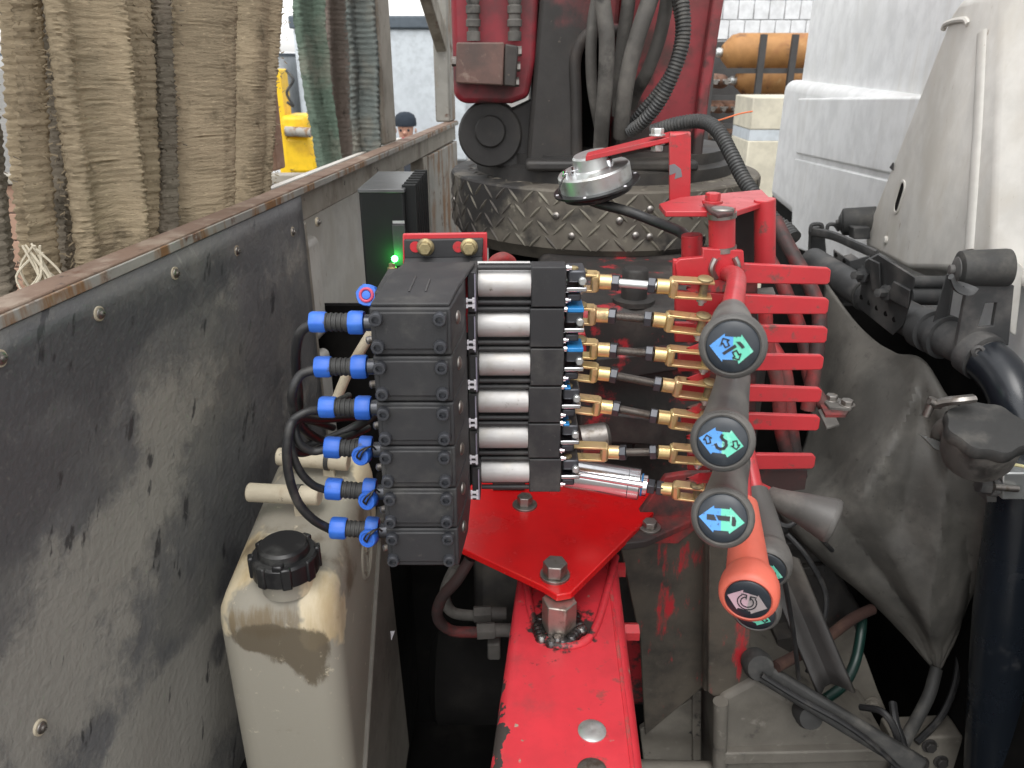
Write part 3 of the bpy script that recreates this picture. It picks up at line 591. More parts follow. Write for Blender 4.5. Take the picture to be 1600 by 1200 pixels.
bottle(1128, 1290, 82, 'top orange gas cylinder lying under the block wall', r=28 * SC(80, Yc))
bottle(1150, 1290, 126, 'middle orange gas cylinder lying below the topmost one', r=22 * SC(126, Yc))
for k, (py, n_) in enumerate(((128, 2), (170, 4), (212, 4))):
    for j in range(n_):
        px = 1112 + j * 17
        r = (8.5 if k else 11) * SC(py, Yc); a = U(px + (4 if not k else 0), py, Yc - .05 - .02 * k)
        root = thing('gas_cylinder', ['dirty brown cylinder end with valve beside the middle orange cylinder', 'dirty brown cylinder end in the row under the orange cylinders', 'dirty brown cylinder end in the lowest row of the rack'][k], 'gas cylinder', a + V((0, 0, -r)), 'brown cylinder ends on the rack')
        obj('shell', MB().lathe(a, (0, 1, 0), [(.02, 0), (r * .5, .02), (r * .85, .06), (r, .12), (r, .8), (r * .5, .85)], 20), m_brownb, root)
        obj('valve', MB().cyl(a + V((0, -.05, 0)), a + V((0, .02, 0)), .018, n=8).cyl(a + V((-.03, -.04, .01)), a + V((.03, -.04, .01)), .009, n=8), m_steel, root)
m_rk = mat('rack_steel', (.045, .043, .042), .7)
for py in (106, 147, 190, 233):
    z = U(1180, py, Yc).z; obj('shelf_rail', MB().bx(U(1080, py, Yc).x, U(1290, py, Yc).x, Yc - .22, Yc - .17, z - .035, z + .0), m_rk, rk)
for px in (1100, 1174, 1221): x = U(px, 100, Yc).x; obj('rack_post', MB().bx(x - .022, x + .022, Yc - .25, Yc - .215, 0, U(px, 55, Yc).z), m_rk, rk)
obj('rack_back', MB().bx(U(1080, 100, Yc).x, U(1290, 100, Yc).x, Yc + .85, Yc + .88, 0, U(1180, 62, Yc).z), m_rk, rk)
pl = thing('concrete_pillar', 'cream concrete gate pillar with grey band beside the cab', 'pillar', V((1.6, 5.2, 0)))
Yp = 5.0; m_pl = mat('cream_render', (.58, .54, .43), .8, layers=[Ly((.44, .41, .34), 4, .45, .7), Ly((.3, .28, .24), 12, .62, .75)], bump=(40, .2))
x0, x1 = U(1166, 250, Yp).x, U(1290, 250, Yp).x; z1 = U(1190, 152, Yp).z; zb1, zb0 = U(1190, 203, Yp).z, U(1190, 220, Yp).z
obj('shaft', MB().bx(x0, x1, Yp, Yp + .4, 0, zb0), m_pl, pl, bevel=.008); obj('band', MB().bx(x0 + .003, x1 - .003, Yp + .003, Yp + .397, zb0, zb1), m_trailer, pl); obj('cap', MB().bx(x0, x1, Yp, Yp + .4, zb1, z1), m_pl, pl, bevel=.008)
# ================================================================== CRANE
def pp(poly, Y, dep): return MB().prism([U(x, y, Y) for x, y in poly], (0, dep, 0))
m_colred = mat('dusty_red_column_paint', (.33, .042, .052), .55, layers=[Ly((.22, .05, .052), 5, .40, .66, rough=.6), Ly((.085, .045, .04), 7, .48, .68, rough=.7), Ly((.05, .035, .032), 9, .55, .66, rough=.7, reg=[('Z', 2.02, 1.92, .2)])], bump=(60, .15))
m_colsoot = mat('sooty_column_steel', (.034, .031, .029), .6, layers=[Ly((.085, .068, .058), 5, .45, .7, rough=.8), Ly((.24, .045, .05), 4, .60, .78, rough=.6, reg=[('Z', 2.05, 2.22, .22)]), Ly((.14, .11, .09), 60, .68, .74)], bump=(70, .3))
cr_ = thing('crane_column', 'dirty red crane column with black slewing base and tread plate drum', 'crane', V((.21, 1.85, .9)))
CX, CY, CR = .2126, 1.85, .353; ZT, ZB = 1.863, 1.742
obj('pedestal', MB().lathe((CX, CY, .9), (0, 0, 1), [(.27, 0), (.27, .80), (.30, .83), (0, .84)], 40), m_void, cr_)
n = 72; mb = MB(); vv = []
prof = [(CR - .02, ZB - .022), (CR - .006, ZB), (CR, ZB + .006), (CR, ZT - .004), (CR - .004, ZT), (CR - .09, ZT + .004)]
obj('tread_drum', MB().lathe((CX, CY, 0), (0, 0, 1), prof, 72), m_plate_tread, cr_)
mb = MB(); rs = random.Random(3)
for r_i in range(4):
    z = ZB + .017 + r_i * .0290
    for k in range(64):
        a = -math.pi + 2 * math.pi * (k + .5 * (r_i % 2)) / 64
        if math.sin(a) > .15: continue
        sgn = 1 if (k + r_i) % 2 else -1
        rad_ = V((math.cos(a), math.sin(a), 0)); tan = V((-math.sin(a), math.cos(a), 0)); c = V((CX, CY, z)) + rad_ * CR
        d = (tan * .72 + V((0, 0, sgn * .72))).normalized(); w = d.cross(rad_); hl, hw = .0195, .0034
        pts = [c - d * hl, c - d * hl * .4 + w * hw, c + d * hl * .4 + w * hw, c + d * hl, c + d * hl * .4 - w * hw, c - d * hl * .4 - w * hw]
        rp = [c + rad_ * .0022 - d * hl * .45, c + rad_ * .0022 + d * hl * .45]
        mb.add(pts + rp, [(0, 1, 6), (1, 2, 7, 6), (2, 3, 7), (3, 4, 7), (4, 5, 6, 7), (5, 0, 6)])
for r_i in range(1, 3):                                       # treads on the plate's top
    rr = CR - .018 - r_i * .026
    for k in range(58):
        a = 2 * math.pi * k / 58; rad_ = V((math.cos(a), math.sin(a), 0)); tan = V((-math.sin(a), math.cos(a), 0)); c = V((CX, CY, ZT + .0008 + .0012 * r_i)) + rad_ * rr
        d = (tan + rad_ * (1 if (k + r_i) % 2 else -1)).normalized(); w = V((0, 0, 1)).cross(d); hl, hw = .013, .003
        pts = [c - d * hl, c + w * hw, c + d * hl, c - w * hw]; mb.add(pts + [c + V((0, 0, .0022))], [(0, 1, 4), (1, 2, 4), (2, 3, 4), (3, 0, 4)])
obj('tread_bars', mb, m_tread, cr_, kind='stuff', fix=False, sharp=20)
for px, py in ((710, 312), (869, 337), (893, 369), (1016, 327), (1015, 370), (993, 368), (968, 345)):
    # rivets sit on the drum face
    d = ray(px, py); best = None
    o2 = CAM - V((CX, CY, 0)); A_ = d.x ** 2 + d.y ** 2; B_ = 2 * (o2.x * d.x + o2.y * d.y); C_ = o2.x ** 2 + o2.y ** 2 - CR ** 2; disc = B_ * B_ - 4 * A_ * C_
    if disc < 0: p = V((CX - CR, CY - .03, 1.80))
    else: p = CAM + d * ((-B_ - math.sqrt(disc)) / (2 * A_))
    nrm = V((p.x - CX, p.y - CY, 0)).normalized()
    obj('rivet', MB().lathe(p - nrm * .001, nrm, [(.0075, 0), (.0072, .003), (.0045, .0055), (.002, .0058), (.0018, .004), (0, .004)], 14), m_steel, cr_)
obj('slew_flange', MB().lathe((CX, CY, ZT + .004), (0, 0, 1), [(.295, -.01), (.295, .022), (.275, .028), (.275, .05), (0, .05)], 64), m_soot, cr_)
YC = 1.62
obj('column_web', pp([(880, -420), (1000, -420), (965, 52), (935, 48), (915, 58), (902, 85), (902, 268), (822, 268), (838, 70)], YC, .30), m_colsoot, cr_, bevel=.008)
obj('column_flank', pp([(1000, -420), (1190, -420), (1106, 133), (1090, 262), (962, 262), (964, 60)], YC + .05, .22), m_colred, cr_, bevel=.008)
obj('flank_edge', pp([(1178, -420), (1196, -420), (1111, 133), (1095, 262), (1080, 262), (1094, 133)], YC + .02, .03), m_colred, cr_, bevel=.004)
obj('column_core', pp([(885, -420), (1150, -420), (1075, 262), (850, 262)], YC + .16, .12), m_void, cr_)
obj('arch_rim', MB().sweep(crv([U(901, 262, YC), U(900, 160, YC), U(899, 92, YC), U(914, 58, YC), U(940, 47, YC), U(972, 48, YC)], 8), .012, 10), m_colsoot, cr_)
obj('base_gusset', pp([(822, 268), (1092, 268), (1092, 252), (822, 252)], YC - .05, .06), m_soot, cr_, bevel=.006)
obj('pivot_lug', MB().lathe(U(766, 210, 1.66), (0, -1, 0), [(.0, -.06), (.066, -.06), (.066, .0), (.062, .004), (0, .004)], 40), m_soot, cr_)
obj('pivot_web', pp([(766, 163), (800, 170), (842, 150), (842, 262), (775, 262), (740, 245), (728, 190)], 1.665, .05), m_soot, cr_, bevel=.005)
pn = obj('pivot_pin', MB().lathe(U(766, 205, 1.655), (0, -1, 0), [(.032, -.02), (.032, .006), (.029, .009), (0, .009)], 32), m_soot, cr_)
m_dkred = mat('dark_red_cylinder_paint', (.26, .018, .030), .42, layers=[Ly((.07, .028, .028), 6, .45, .68, rough=.6), Ly((.045, .03, .03), 9, .55, .66, reg=[('Z', 2.05, 1.97, .25)])], bump=(60, .15))
obj('cylinder_housing', pp([(690, -420), (858, -420), (838, 90), (826, 152), (800, 162), (722, 162), (709, 150)], 1.63, .16), m_dkred, cr_, bevel=.028, seg=4)
bl = obj('valve_block', pp([(713, 66), (788, 66), (786, 134), (712, 130)], 1.56, .08), mat('brown_dusty_block', (.15, .085, .07), .65, layers=[Ly((.085, .06, .052), 12, .45, .7), Ly((.22, .16, .13), 40, .6, .75)], bump=(90, .2)), cr_, bevel=.003)
obj('end_block', pp([(789, 68), (810, 72), (806, 136), (787, 134)], 1.562, .07), m_colsoot, cr_, bevel=.003)
for px, py in ((811, 80), (809, 104), (807, 128), (710, 96)): obj('plug', MB().cyl(U(px - 4, py, 1.58), U(px + 4, py, 1.58), .009, n=6), m_steel, cr_)
for px in (740, 804):
    b_ = U(px, 64, 1.60); mb = MB(); mb.lathe(b_, (0, 0, 1), [(.013, 0), (.013, .016), (.010, .017), (.010, .024), (.014, .025), (.014, .036), (.0115, .038), (.0115, .046), (.0138, .048), (.0138, .060), (.011, .062), (.0135, .07), (.0135, .085), (.010, .09), (.010, .9)], 14)
    obj('hose_fitting', mb, m_hose, cr_)
# the crane's fixed base behind the link rods
m_casting = mat('greasy_casting', (.022, .02, .019), .6, layers=[Ly((.06, .05, .044), 8, .45, .68, rough=.8), Ly((.36, .02, .028), 7, .57, .64, rough=.5, detail=9, rgh=.68), Ly((.03, .02, .02), 50, .52, .64, amt=.8)], bump=(60, .35))
obj('base_casting', MB().bx(.055, .42, 1.16, 1.62, .9, 1.735), m_casting, cr_, bevel=.02, seg=3)
obj('base_casting', MB().bx(-.08, .05, 1.30, 1.62, .9, 1.70), m_soot, cr_, bevel=.02, seg=3)
p = U(990, 470, 1.20); p.z = 1.735
obj('base_bolt', MB().lathe(p, (0, 0, 1), [(.034, -.002), (.034, .006), (.021, .008), (.021, .052), (.018, .056), (0, .056)], 24), m_soot, cr_)
for px, py, Y in ((905, 545, 1.12), (1003, 800, 1.10), (1006, 700, 1.13)):
    obj('base_bolt', MB().cyl(U(px, py, Y), U(px, py, Y) + V((0, .06, 0)), .017, n=6), m_soot, cr_)
obj('rib', pp([(930, 560), (1090, 545), (1090, 575), (930, 600)], 1.13, .04), m_casting, cr_, bevel=.004)
obj('rib', pp([(905, 640), (1075, 660), (1075, 700), (905, 690)], 1.12, .045), m_casting, cr_, bevel=.004)
obj('rib', pp([(893, 520), (915, 520), (917, 560), (895, 560)], 1.10, .07), m_red, cr_, bevel=.003)
# small filter motor glimpsed behind the rods
obj('motor_can', MB().lathe(U(905, 688, 1.02), (1, .1, .1), [(.0, 0), (.022, .002), (.022, .040), (.018, .045), (.0, .048)], 24), m_steel, cr_)
# ------------------------------------------------------------------ hoses of the column
HG = 'hydraulic hoses hanging down the crane column'
def hose(name, label, pts, r, m, group=None, cat='hose', n=10):
    return tag(obj(name, MB().sweep(crv([U(*q) for q in pts], 8), r, n), m), label, cat, group)
hose('hydraulic_hose', 'straight grey hose ending lowest in the dark arch', [(940, -420, 1.50), (935, -60, 1.50), (941, 0, 1.50), (948, 60, 1.50), (946, 130, 1.51), (941, 190, 1.53), (938, 235, 1.56)], .0145, m_hose, HG)
hose('hydraulic_hose', 'thin grey hose bowed out beside the straight one', [(990, -420, 1.53), (950, -60, 1.55), (932, 0, 1.55), (924, 60, 1.54), (925, 130, 1.55), (935, 190, 1.57), (940, 215, 1.60)], .0105, m_hose, HG)
hose('hydraulic_hose', 'grey hose hidden behind the leaning hose', [(1010, -420, 1.54), (985, -60, 1.56), (982, 0, 1.56), (974, 60, 1.57), (968, 120, 1.58), (966, 180, 1.60)], .013, m_hose, HG)
hose('hydraulic_hose', 'thick leaning grey hose crossing in front of the red flank', [(1080, -420, 1.50), (1030, -60, 1.50), (1015, 0, 1.50), (995, 60, 1.50), (980, 120, 1.51), (972, 180, 1.53), (970, 212, 1.55)], .0155, m_hose, HG)
hose('hydraulic_hose', 'outer grey hose sweeping from the red flank into the bundle', [(1090, -420, 1.54), (1046, -60, 1.56), (1042, 0, 1.55), (1030, 60, 1.55), (1012, 110, 1.56), (996, 140, 1.58), (985, 165, 1.60)], .0125, m_hose, HG)
def conduit(label, pts, r, pitch=.0062, group='corrugated conduits of the crane'):
    P = crv([U(*q) for q in pts], 40); L = [0]
    for i in range(1, len(P)): L.append(L[-1] + (P[i] - P[i - 1]).length)
    N_ = int(L[-1] / pitch * 4); Q = []; rr = []; j = 0
    for i in range(N_ + 1):
        s = L[-1] * i / N_
        while j < len(L) - 2 and L[j + 1] < s: j += 1
        Q.append(P[j].lerp(P[j + 1], (s - L[j]) / max(1e-9, L[j + 1] - L[j]))); rr.append(r * (1.0, 1.0, .86, .86)[i % 4])
    return tag(obj('corrugated_conduit', MB().sweep(Q, rr, 14), m_conduit, sharp=30), label, 'conduit', group)
conduit('ribbed black conduit curving down the red flank into the bundle', [(1060, -420, 1.48), (1058, -60, 1.50), (1066, 0, 1.48), (1068, 60, 1.47), (1052, 115, 1.47), (1030, 160, 1.48), (1005, 190, 1.50), (985, 205, 1.53)], .0125)
conduit('thinner ribbed conduit lying under the longer curved one', [(1040, -420, 1.51), (1045, -60, 1.53), (1056, 0, 1.52), (1062, 50, 1.52), (1050, 105, 1.53), (1025, 145, 1.54), (1000, 175, 1.55), (985, 195, 1.57)], .0085)
conduit('ribbed black conduit arching over the horn bracket down to the cab', [(1020, 205, 1.48), (1060, 193, 1.45), (1098, 190, 1.42), (1122, 205, 1.38), (1142, 240, 1.34), (1165, 285, 1.30), (1205, 340, 1.24), (1228, 358, 1.22), (1240, 372, 1.20)], .0128)
hose('copper_wire', 'loose bare orange wire end sticking out by the conduit', [(1108, 192, 1.5), (1130, 186, 1.5), (1155, 178, 1.5), (1176, 174, 1.5)], .0014, mat('orange_wire', (.75, .19, .07), .4), None, 'wire', 6)
# ================================================================== OUTRIGGER BEAM, MOUNTING PLATE
ZBM = UZ(875, 985, 1.424).z
bm_ = thing('outrigger_beam', 'chipped red steel box beam running towards the viewer below the mounting plate', 'beam', V((.06, .5, 1.2)))
def beam(yl, zt, zb, inset=0):
    xl = lambda y: -.0235 + (y - .576) * (.0305 / .319) + inset; xr = lambda y: .1365 + (y - .576) * (.0165 / .319) - inset
    ya, yb = yl; return MB().add([V((xl(ya), ya, zt)), V((xr(ya), ya, zt)), V((xr(yb), yb, zt)), V((xl(yb), yb, zt)), V((xl(ya), ya, zb)), V((xr(ya), ya, zb)), V((xr(yb), yb, zb)), V((xl(yb), yb, zb))],
        [(0, 1, 2, 3), (7, 6, 5, 4), (0, 4, 5, 1), (1, 5, 6, 2), (2, 6, 7, 3), (3, 7, 4, 0)])
obj('box_section', beam((.36, 1.30), 1.424, 1.26), m_redbeam, bm_, bevel=.013, seg=4)
# U-shaped weld rim round the standoff
rimp = [(822, 880), (826, 935), (836, 975), (858, 1003), (885, 1010), (915, 1002), (933, 975), (948, 925), (962, 870)]
obj('weld_rim', MB().sweep(crv([UZ(x, y, 1.425) for x, y in rimp], 8), .0055, 10), m_redbeam, bm_)
obj('plug', MB().lathe(UZ(925, 1143, 1.4235), (0, 0, 1), [(.0155, 0), (.0155, .0016), (.0125, .003), (.004, .0032), (0, .0026)], 24), m_zinc, bm_)
obj('plug', MB().lathe(UZ(925, 1205, 1.4235), (0, 0, 1), [(.0155, 0), (.0155, .0016), (.0125, .003), (0, .0032)], 24), m_steel, bm_)
obj('edge_seam', MB().sweep([V((.1215, .50, 1.4235)), V((.140, .95, 1.4235))], .0026, 8), m_redbeam, bm_)
for px, py in ((985, 888), (990, 985)):
    a = UZ(px, py, 1.40); obj('side_bolt', MB().cyl(V((.148, a.y, 1.398)), V((.168, a.y, 1.398)), .012, n=6), m_red, bm_)
wl_ = MB(); rs = random.Random(8); sb_ = UZ(873, 980, 1.426)
for k in range(26):
    a = 2 * math.pi * k / 26; r = .027 + rs.uniform(-.003, .004); p = sb_ + V((math.cos(a) * r, math.sin(a) * r, rs.uniform(-.001, .003))); wl_.lathe(p, (0, 0, 1), [(.0085, -.004), (.008, .001), (.005, .0045), (0, .0055)], 10)
obj('weld_bead', wl_, mat('shiny_weld', (.10, .095, .095), .22, .9, layers=[Ly((.32, .3, .28), 60, .5, .7, rough=.15)], bump=(140, .4)), bm_)
st = MB(); st.cyl(sb_, V((sb_.x, sb_.y, 1.470)), .0225, n=6, ph=.3); obj('standoff', st, mat('bare_standoff_steel', (.42, .37, .33), .4, .9, layers=[Ly((.2, .17, .14), 40, .5, .7, rough=.6)], bump=(120, .2)), bm_, bevel=.0015)
ZP = 1.482
pt_ = thing('mounting_plate', 'bright red folded steel plate carried on the hexagon standoff', 'mounting plate', UZ(867, 900, ZP))
pl_px = [(848, 916), (870, 930), (893, 926), (1047, 775), (1010, 745), (760, 735), (690, 800), (712, 852)]
zb_ = 1.470
mb = MB().prism([UZ(x, y, ZP) for x, y in pl_px], (0, 0, -.0105)); obj('plate', mb, m_redplate, pt_, bevel=.0018, seg=3)
def hexbolt(name, parent, base, ax, r, h, m, wr=None, wh=.004, wm=None):
    base = V(base); ax = V(ax).normalized()
    if wr: obj('washer', MB().lathe(base, ax, [(wr, -.001), (wr, wh), (r * .6, wh + .0002), (0, wh + .0002)], 26), wm or m, parent, bevel=.0004)
    return obj(name, MB().cyl(base + ax * wh, base + ax * (wh + h), r, r * .97, 6, ph=.4), m, parent, bevel=r * .08)
b1 = thing('plate_bolt', 'steel hexagon bolt at the pointed corner of the red plate', 'bolt', UZ(867, 893, ZP)); hexbolt('head', b1, UZ(867, 900, ZP), (0, 0, 1), .0165, .018, m_steel, .0195, .004)
b2 = thing('plate_bolt', 'steel bolt and wide washer half hidden under the valve cylinders', 'bolt', UZ(820, 790, ZP)); hexbolt('head', b2, UZ(820, 790, ZP), (0, 0, 1), .012, .014, m_steel, .0185, .003)
hb2 = hose('hydraulic_pipe', 'bent steel pipe with flaking red paint below the valve block', [(735, 872, .90), (715, 905, .90), (690, 935, .91), (684, 965, .92), (705, 985, .93), (745, 988, .94), (775, 988, .95)], .0085, m_redgrime, None, 'pipe')
hose('hydraulic_pipe', 'second grey pipe bend tucked behind the red flaking one', [(712, 885, 1.0), (695, 925, 1.0), (705, 955, 1.0), (740, 962, 1.0), (785, 962, 1.0)], .009, m_hose, None, 'pipe')
ft = thing('pipe_fitting', 'greasy grey union nuts on the beam side', 'fitting', U(760, 985, .95))
for px, py, Y in ((740, 960, .98), (745, 986, .94)):
    a = U(px, py, Y); obj('nut', MB().cyl(a, a + V((.028, .002, 0)), .0135, n=6), m_hose, ft, bevel=.001); obj('collar', MB().cyl(a + V((.028, .002, 0)), a + V((.052, .002, 0)), .0105, n=14), m_hose, ft)
obj('elbow', MB().bx(U(762, 1005, .95).x, U(782, 1005, .95).x, .94, .97, U(770, 1025, .95).z, U(770, 1000, .95).z), m_hose, ft, bevel=.003)
# ================================================================== HYDRAULIC TANK
tk = thing('oil_tank', 'yellowed white plastic oil tank with brown oil stain and black cap', 'tank', V((-.28, .82, 1.1)))
X0, X1, Y0, Y1, Z0, Z1 = -.352, -.207, .715, 1.03, .95, 1.535
prof = []
mb = MB(); rowsN = 14
def rr_rect(x0, x1, y0, y1, r, n=6):
    pts = []
    for cx, cy, a0 in ((x1 - r, y1 - r, 0), (x0 + r, y1 - r, 90), (x0 + r, y0 + r, 180), (x1 - r, y0 + r, 270)):
        for k in range(n + 1): a = R(a0 + 90 * k / n); pts.append((cx + r * math.cos(a), cy + r * math.sin(a)))
    return pts
levels = [(Z0, 0, .03)] + [(Z1 - .055, 0, .035)] + [(Z1 - .055 + .055 * math.sin(R(q)), .05 * (1 - math.cos(R(q))), .035) for q in (15, 30, 45, 60, 75, 90)]
vv = []; nn_ = 0
for z, ins, r in levels:
    L_ = rr_rect(X0 + ins, X1 - ins * .45, Y0 + ins, Y1 - ins * .4, r); nn_ = len(L_); vv += [V((x, y, z + .18 * max(0, (y - .80)) * (1 if z > 1.45 else 0))) for x, y in L_]
ff = []
for i in range(len(levels) - 1):
    for k in range(nn_): k2 = (k + 1) % nn_; ff.append((i * nn_ + k, i * nn_ + k2, (i + 1) * nn_ + k2, (i + 1) * nn_ + k))
ff.append(tuple(range((len(levels) - 1) * nn_, len(levels) * nn_)))
obj('tank_body', mb.add(vv, ff), m_tank, tk, sharp=60)
# side details: strap channel, embossed round mark, flange
xs = X1 + .0005
obj('side_flange', MB().add([V((X1 - .004, .735, .95)), V((X1 + .020, .735, .95)), V((X1 + .020, 1.03, .95)), V((X1 - .004, 1.03, .95)), V((X1 - .004, .735, 1.16)), V((X1 + .006, .735, 1.16)), V((X1 + .006, 1.03, 1.455)), V((X1 - .004, 1.03, 1.455))], [(0, 1, 5, 4), (1, 2, 6, 5), (2, 3, 7, 6), (3, 0, 4, 7), (4, 5, 6, 7)]), m_boxgrey, tk, bevel=.002)
obj('embossed_mark', MB().torus((X1, .91, 1.452), (1, 0, 0), .034, .003).torus((X1, .91, 1.452), (1, 0, 0), .026, .002).cyl((X1 - .002, .91, 1.432), (X1 - .002, .91, 1.472), .004, n=6).cyl((X1 - .002, .893, 1.46), (X1 - .002, .927, 1.444), .004, n=6), m_tank, tk)
obj('side_bracket', MB().bx(X1 - .002, X1 + .014, .985, 1.02, 1.425, 1.46), m_soot, tk, bevel=.003)
ct = U(447, 905, .80); cz = Z1 - .002
cp = V((UZ(447, 905, Z1).x, UZ(447, 900, Z1).y, Z1 - .004))
nk = obj('neck', MB().lathe(cp, (0, 0, 1), [(.030, -.01), (.030, .014), (.028, .016), (0, .016)], 28), m_tank, tk)
cap = obj('cap', MB().lathe(cp + V((0, 0, .012)), (0, 0, 1), [(.036, 0), (.0385, .002), (.0385, .024), (.036, .027), (.030, .0275), (.029, .036), (.026, .039), (0, .039)], 40), m_blackgloss, tk)
for k in range(8):
    a = 2 * math.pi * k / 8 + .3; d = V((math.cos(a), math.sin(a), 0)); t = V((-d.y, d.x, 0)); c = cp + d * .0375 + V((0, 0, .0265))
    obj('cap_lug', MB().box(c, (.012, .007, .028), Matrix((t, d, V((0, 0, 1)))).transposed()), m_blackgloss, cap, bevel=.002)
obj('cap_lug', MB().bx(cp.x - .004, cp.x + .008, cp.y - .038, cp.y - .026, cp.z + .036, cp.z + .044), m_blackgloss, cap, bevel=.002)
for (a, b, lab) in (((388, 769, .87), (500, 775, .86), 'longer beige painted tube stub on top of the oil tank'), ((434, 713, .95), (545, 722, .94), 'shorter beige painted tube stub behind the longer one')):
    root = thing('tube_stub', lab, 'tube', U(*b))
    A, B = U(*a), U(*b); obj('tube', MB().cyl(A, B, .0125, n=20), m_beigepipe, root, bevel=.002)
    obj('clamp', MB().cyl(A.lerp(B, .68), A.lerp(B, .74), .0142, n=20), m_rubber, root); c = A.lerp(B, .71)
    obj('clamp_leg', MB().bx(c.x - .008, c.x + .008, c.y - .005, c.y + .005, c.z - .055, c.z - .012), m_beigepipe, root, bevel=.002)
# ================================================================== REMOTE CONTROL ACTUATOR BLOCK
ZTOP, PIT = 1.913, .0425
XF0, XF1, YF = -.1165, -.050, .60
ac = thing('valve_actuator_block', 'black six section valve actuator block with silver cylinders on the red plate', 'actuator', V((-.03, .70, ZTOP - 6 * PIT - .17)))
for i in range(6):
    zt = ZTOP - i * PIT; zb = zt - PIT; jx = rnd(-.0009, .0009)
    sec = obj('housing_section', MB().prism([V((XF0, YF, zb + .0006)), V((XF1, YF, zb + .0006)), V((-.0445, .655, zb + .0006)), V((-.0445, .715, zb + .0006)), V((XF0 + .004, .715, zb + .0006)), V((XF0, .70, zb + .0006))], (0, 0, PIT - .0012)), m_black, ac, bevel=.0018, seg=3)
    obj('cover_lip', MB().bx(XF0 + .004, XF1 - .003, YF - .0016, YF + .002, zb + .006, zt - .004), m_black, sec, bevel=.0012)
    for x in (XF0 + .006, XF1 - .009):
        for z in (zt - .009, zb + .0095):
            c = V((x + rnd(-.0006, .0006), YF, z)); ang = rnd(0, 1)
            sc = MB(); sc.lathe(c, (0, -1, 0), [(.0056, -.002), (.0056, .0065), (.0050, .0074), (.0031, .0075), (.0029, .0038), (0, .0038)], 18)
            obj('cap_screw', sc, m_darknut, sec)
    c = V((-.0472, .630, (zt + zb) / 2 + .003)); nrm = V((1, -.10, 0)).normalized()
    obj('side_rivet', MB().lathe(c, nrm, [(.0062, -.002), (.006, .0012), (.004, .0026), (0, .003)], 16), m_steel, sec)
    # cylinder module
    zc = (zt + zb) / 2 + .001; yc = .749
    XL, XM, XR = -.0345 + jx, .018 + jx, .0525 + jx
    obj('end_plate', MB().bx(XL - .009, XL - .0005, .716, .76, zb + .0012, zt - .0012), m_black, ac, bevel=.0008)
    obj('plate_edge', MB().bx(XL - .0025, XL - .0012, .7135, .7158, zb + .003, zt - .003), mat('pale_edge', (.42, .40, .50), .35, .7) if i == 0 else MATS['pale_edge'], ac)
    obj('barrel', MB().lathe((XL, yc - .004, zc), (1, 0, 0), [(.0132, 0), (.0136, .001), (.0136, XM - XL - .001), (.0132, XM - XL)], 32), m_alu, ac)
    for dz in (-.0180, .0175):
        obj('tie_rod', MB().cyl((XL, yc - .010, zc + dz), (XM, yc - .010, zc + dz), .0026, n=12), m_black, ac)
    obj('rear_rail', MB().bx(XL, XM, yc + .002, yc + .010, zb + .002, zt - .002), m_black, ac)
    obj('head_block', MB().bx(XM, XR, .733, .757, zb + .0008, zt - .0008), m_black, ac, bevel=.0012)
    for dz in (-.0165, -.0055, .0165):
        obj('stud_nut', MB().lathe((XR, .742, zc + dz), (1, 0, 0), [(.0034, 0), (.0034, .0028), (.0020, .003), (.0020, .0055), (0, .006)], 10), m_chrome, ac)
    for dz in (-.010, -.0045):                       # white double studs on the end plate
        q = MB(); cx, cy, cz_ = -.0400, .7065, zc + dz - .002
        q.bx(cx - .004, cx + .004, cy, cy + .003, cz_ - .0008, cz_ + .0008); q.bx(cx - .004, cx - .0022, cy - .0004, cy + .003, cz_ - .0019, cz_ + .0019); q.bx(cx + .002, cx + .0042, cy - .0004, cy + .003, cz_ - .0022, cz_ + .0022)
        obj('white_stud', q, m_white, ac)
    # spool end yoke: dark jaw, bright pin plate, sometimes a blue tie
    obj('jaw', MB().bx(XR + .002, XR + .020, .742, .775, zc + .001, zc + .0135), m_darknut, ac, bevel=.002)
    obj('jaw', MB().bx(XR + .001, XR + .016, .742, .775, zc - .0185, zc - .010), m_darknut, ac, bevel=.002)
    obj('bright_plate', MB().bx(XR, XR + .021, .736, .77, zc - .0068, zc - .0022), m_chrome, ac, bevel=.001)
    obj('jaw_pin', MB().lathe((XR + .0165, .741, zc + .0035), (0, -1, 0), [(.004, -.01), (.004, .003), (.003, .004), (0, .004)], 12), m_zinc, ac)
    obj('jaw_pin', MB().lathe((XR + .008, .75, zc + .0135), (0, 0, 1), [(.005, -.001), (.005, .0015), (.003, .0025), (0, .003)], 12), m_oldbrass, ac)
    if i in (1, 2): obj('cable_tie', MB().bx(XR + .0035, XR + .020, .738, .772, zc + .0138, zc + .0185), m_blueclip, ac, bevel=.001)
    if i in (3, 4): obj('cable_tie', MB().bx(XR + .0035, XR + .010, .739, .772, zc + .0138, zc + .0162), m_blueclip, ac, bevel=.001)
obj('top_cover', MB().prism([V((XF0 + .001, YF + .003, ZTOP - .0004)), V((XF1 - .001, YF + .003, ZTOP - .0004)), V((-.047, .655, ZTOP - .0004)), V((-.036, .74, ZTOP - .0004)), V((XF0 + .012, .74, ZTOP - .0004)), V((XF0 + .004, .70, ZTOP - .0004))], (0, 0, .003)), m_black, ac, bevel=.001)
for x, L_ in ((-.088, .05), (-.074, .04)): obj('cover_rib', MB().bx(x - .0007, x + .0007, .635, .635 + L_, ZTOP + .0024, ZTOP + .0034), m_blackgloss, ac)
obj('corner_block', MB().bx(XF0 - .006, XF0 + .022, .66, .74, ZTOP - .03, ZTOP - .004), m_black, ac, bevel=.002)
obj('carrier_post', MB().bx(-.03, .02, 1.03, 1.045, 1.4825, 1.80), m_soot, ac, bevel=.002); obj('carrier_arm', MB().bx(-.03, .02, .798, 1.03, 1.77, 1.80), m_soot, ac, bevel=.002)
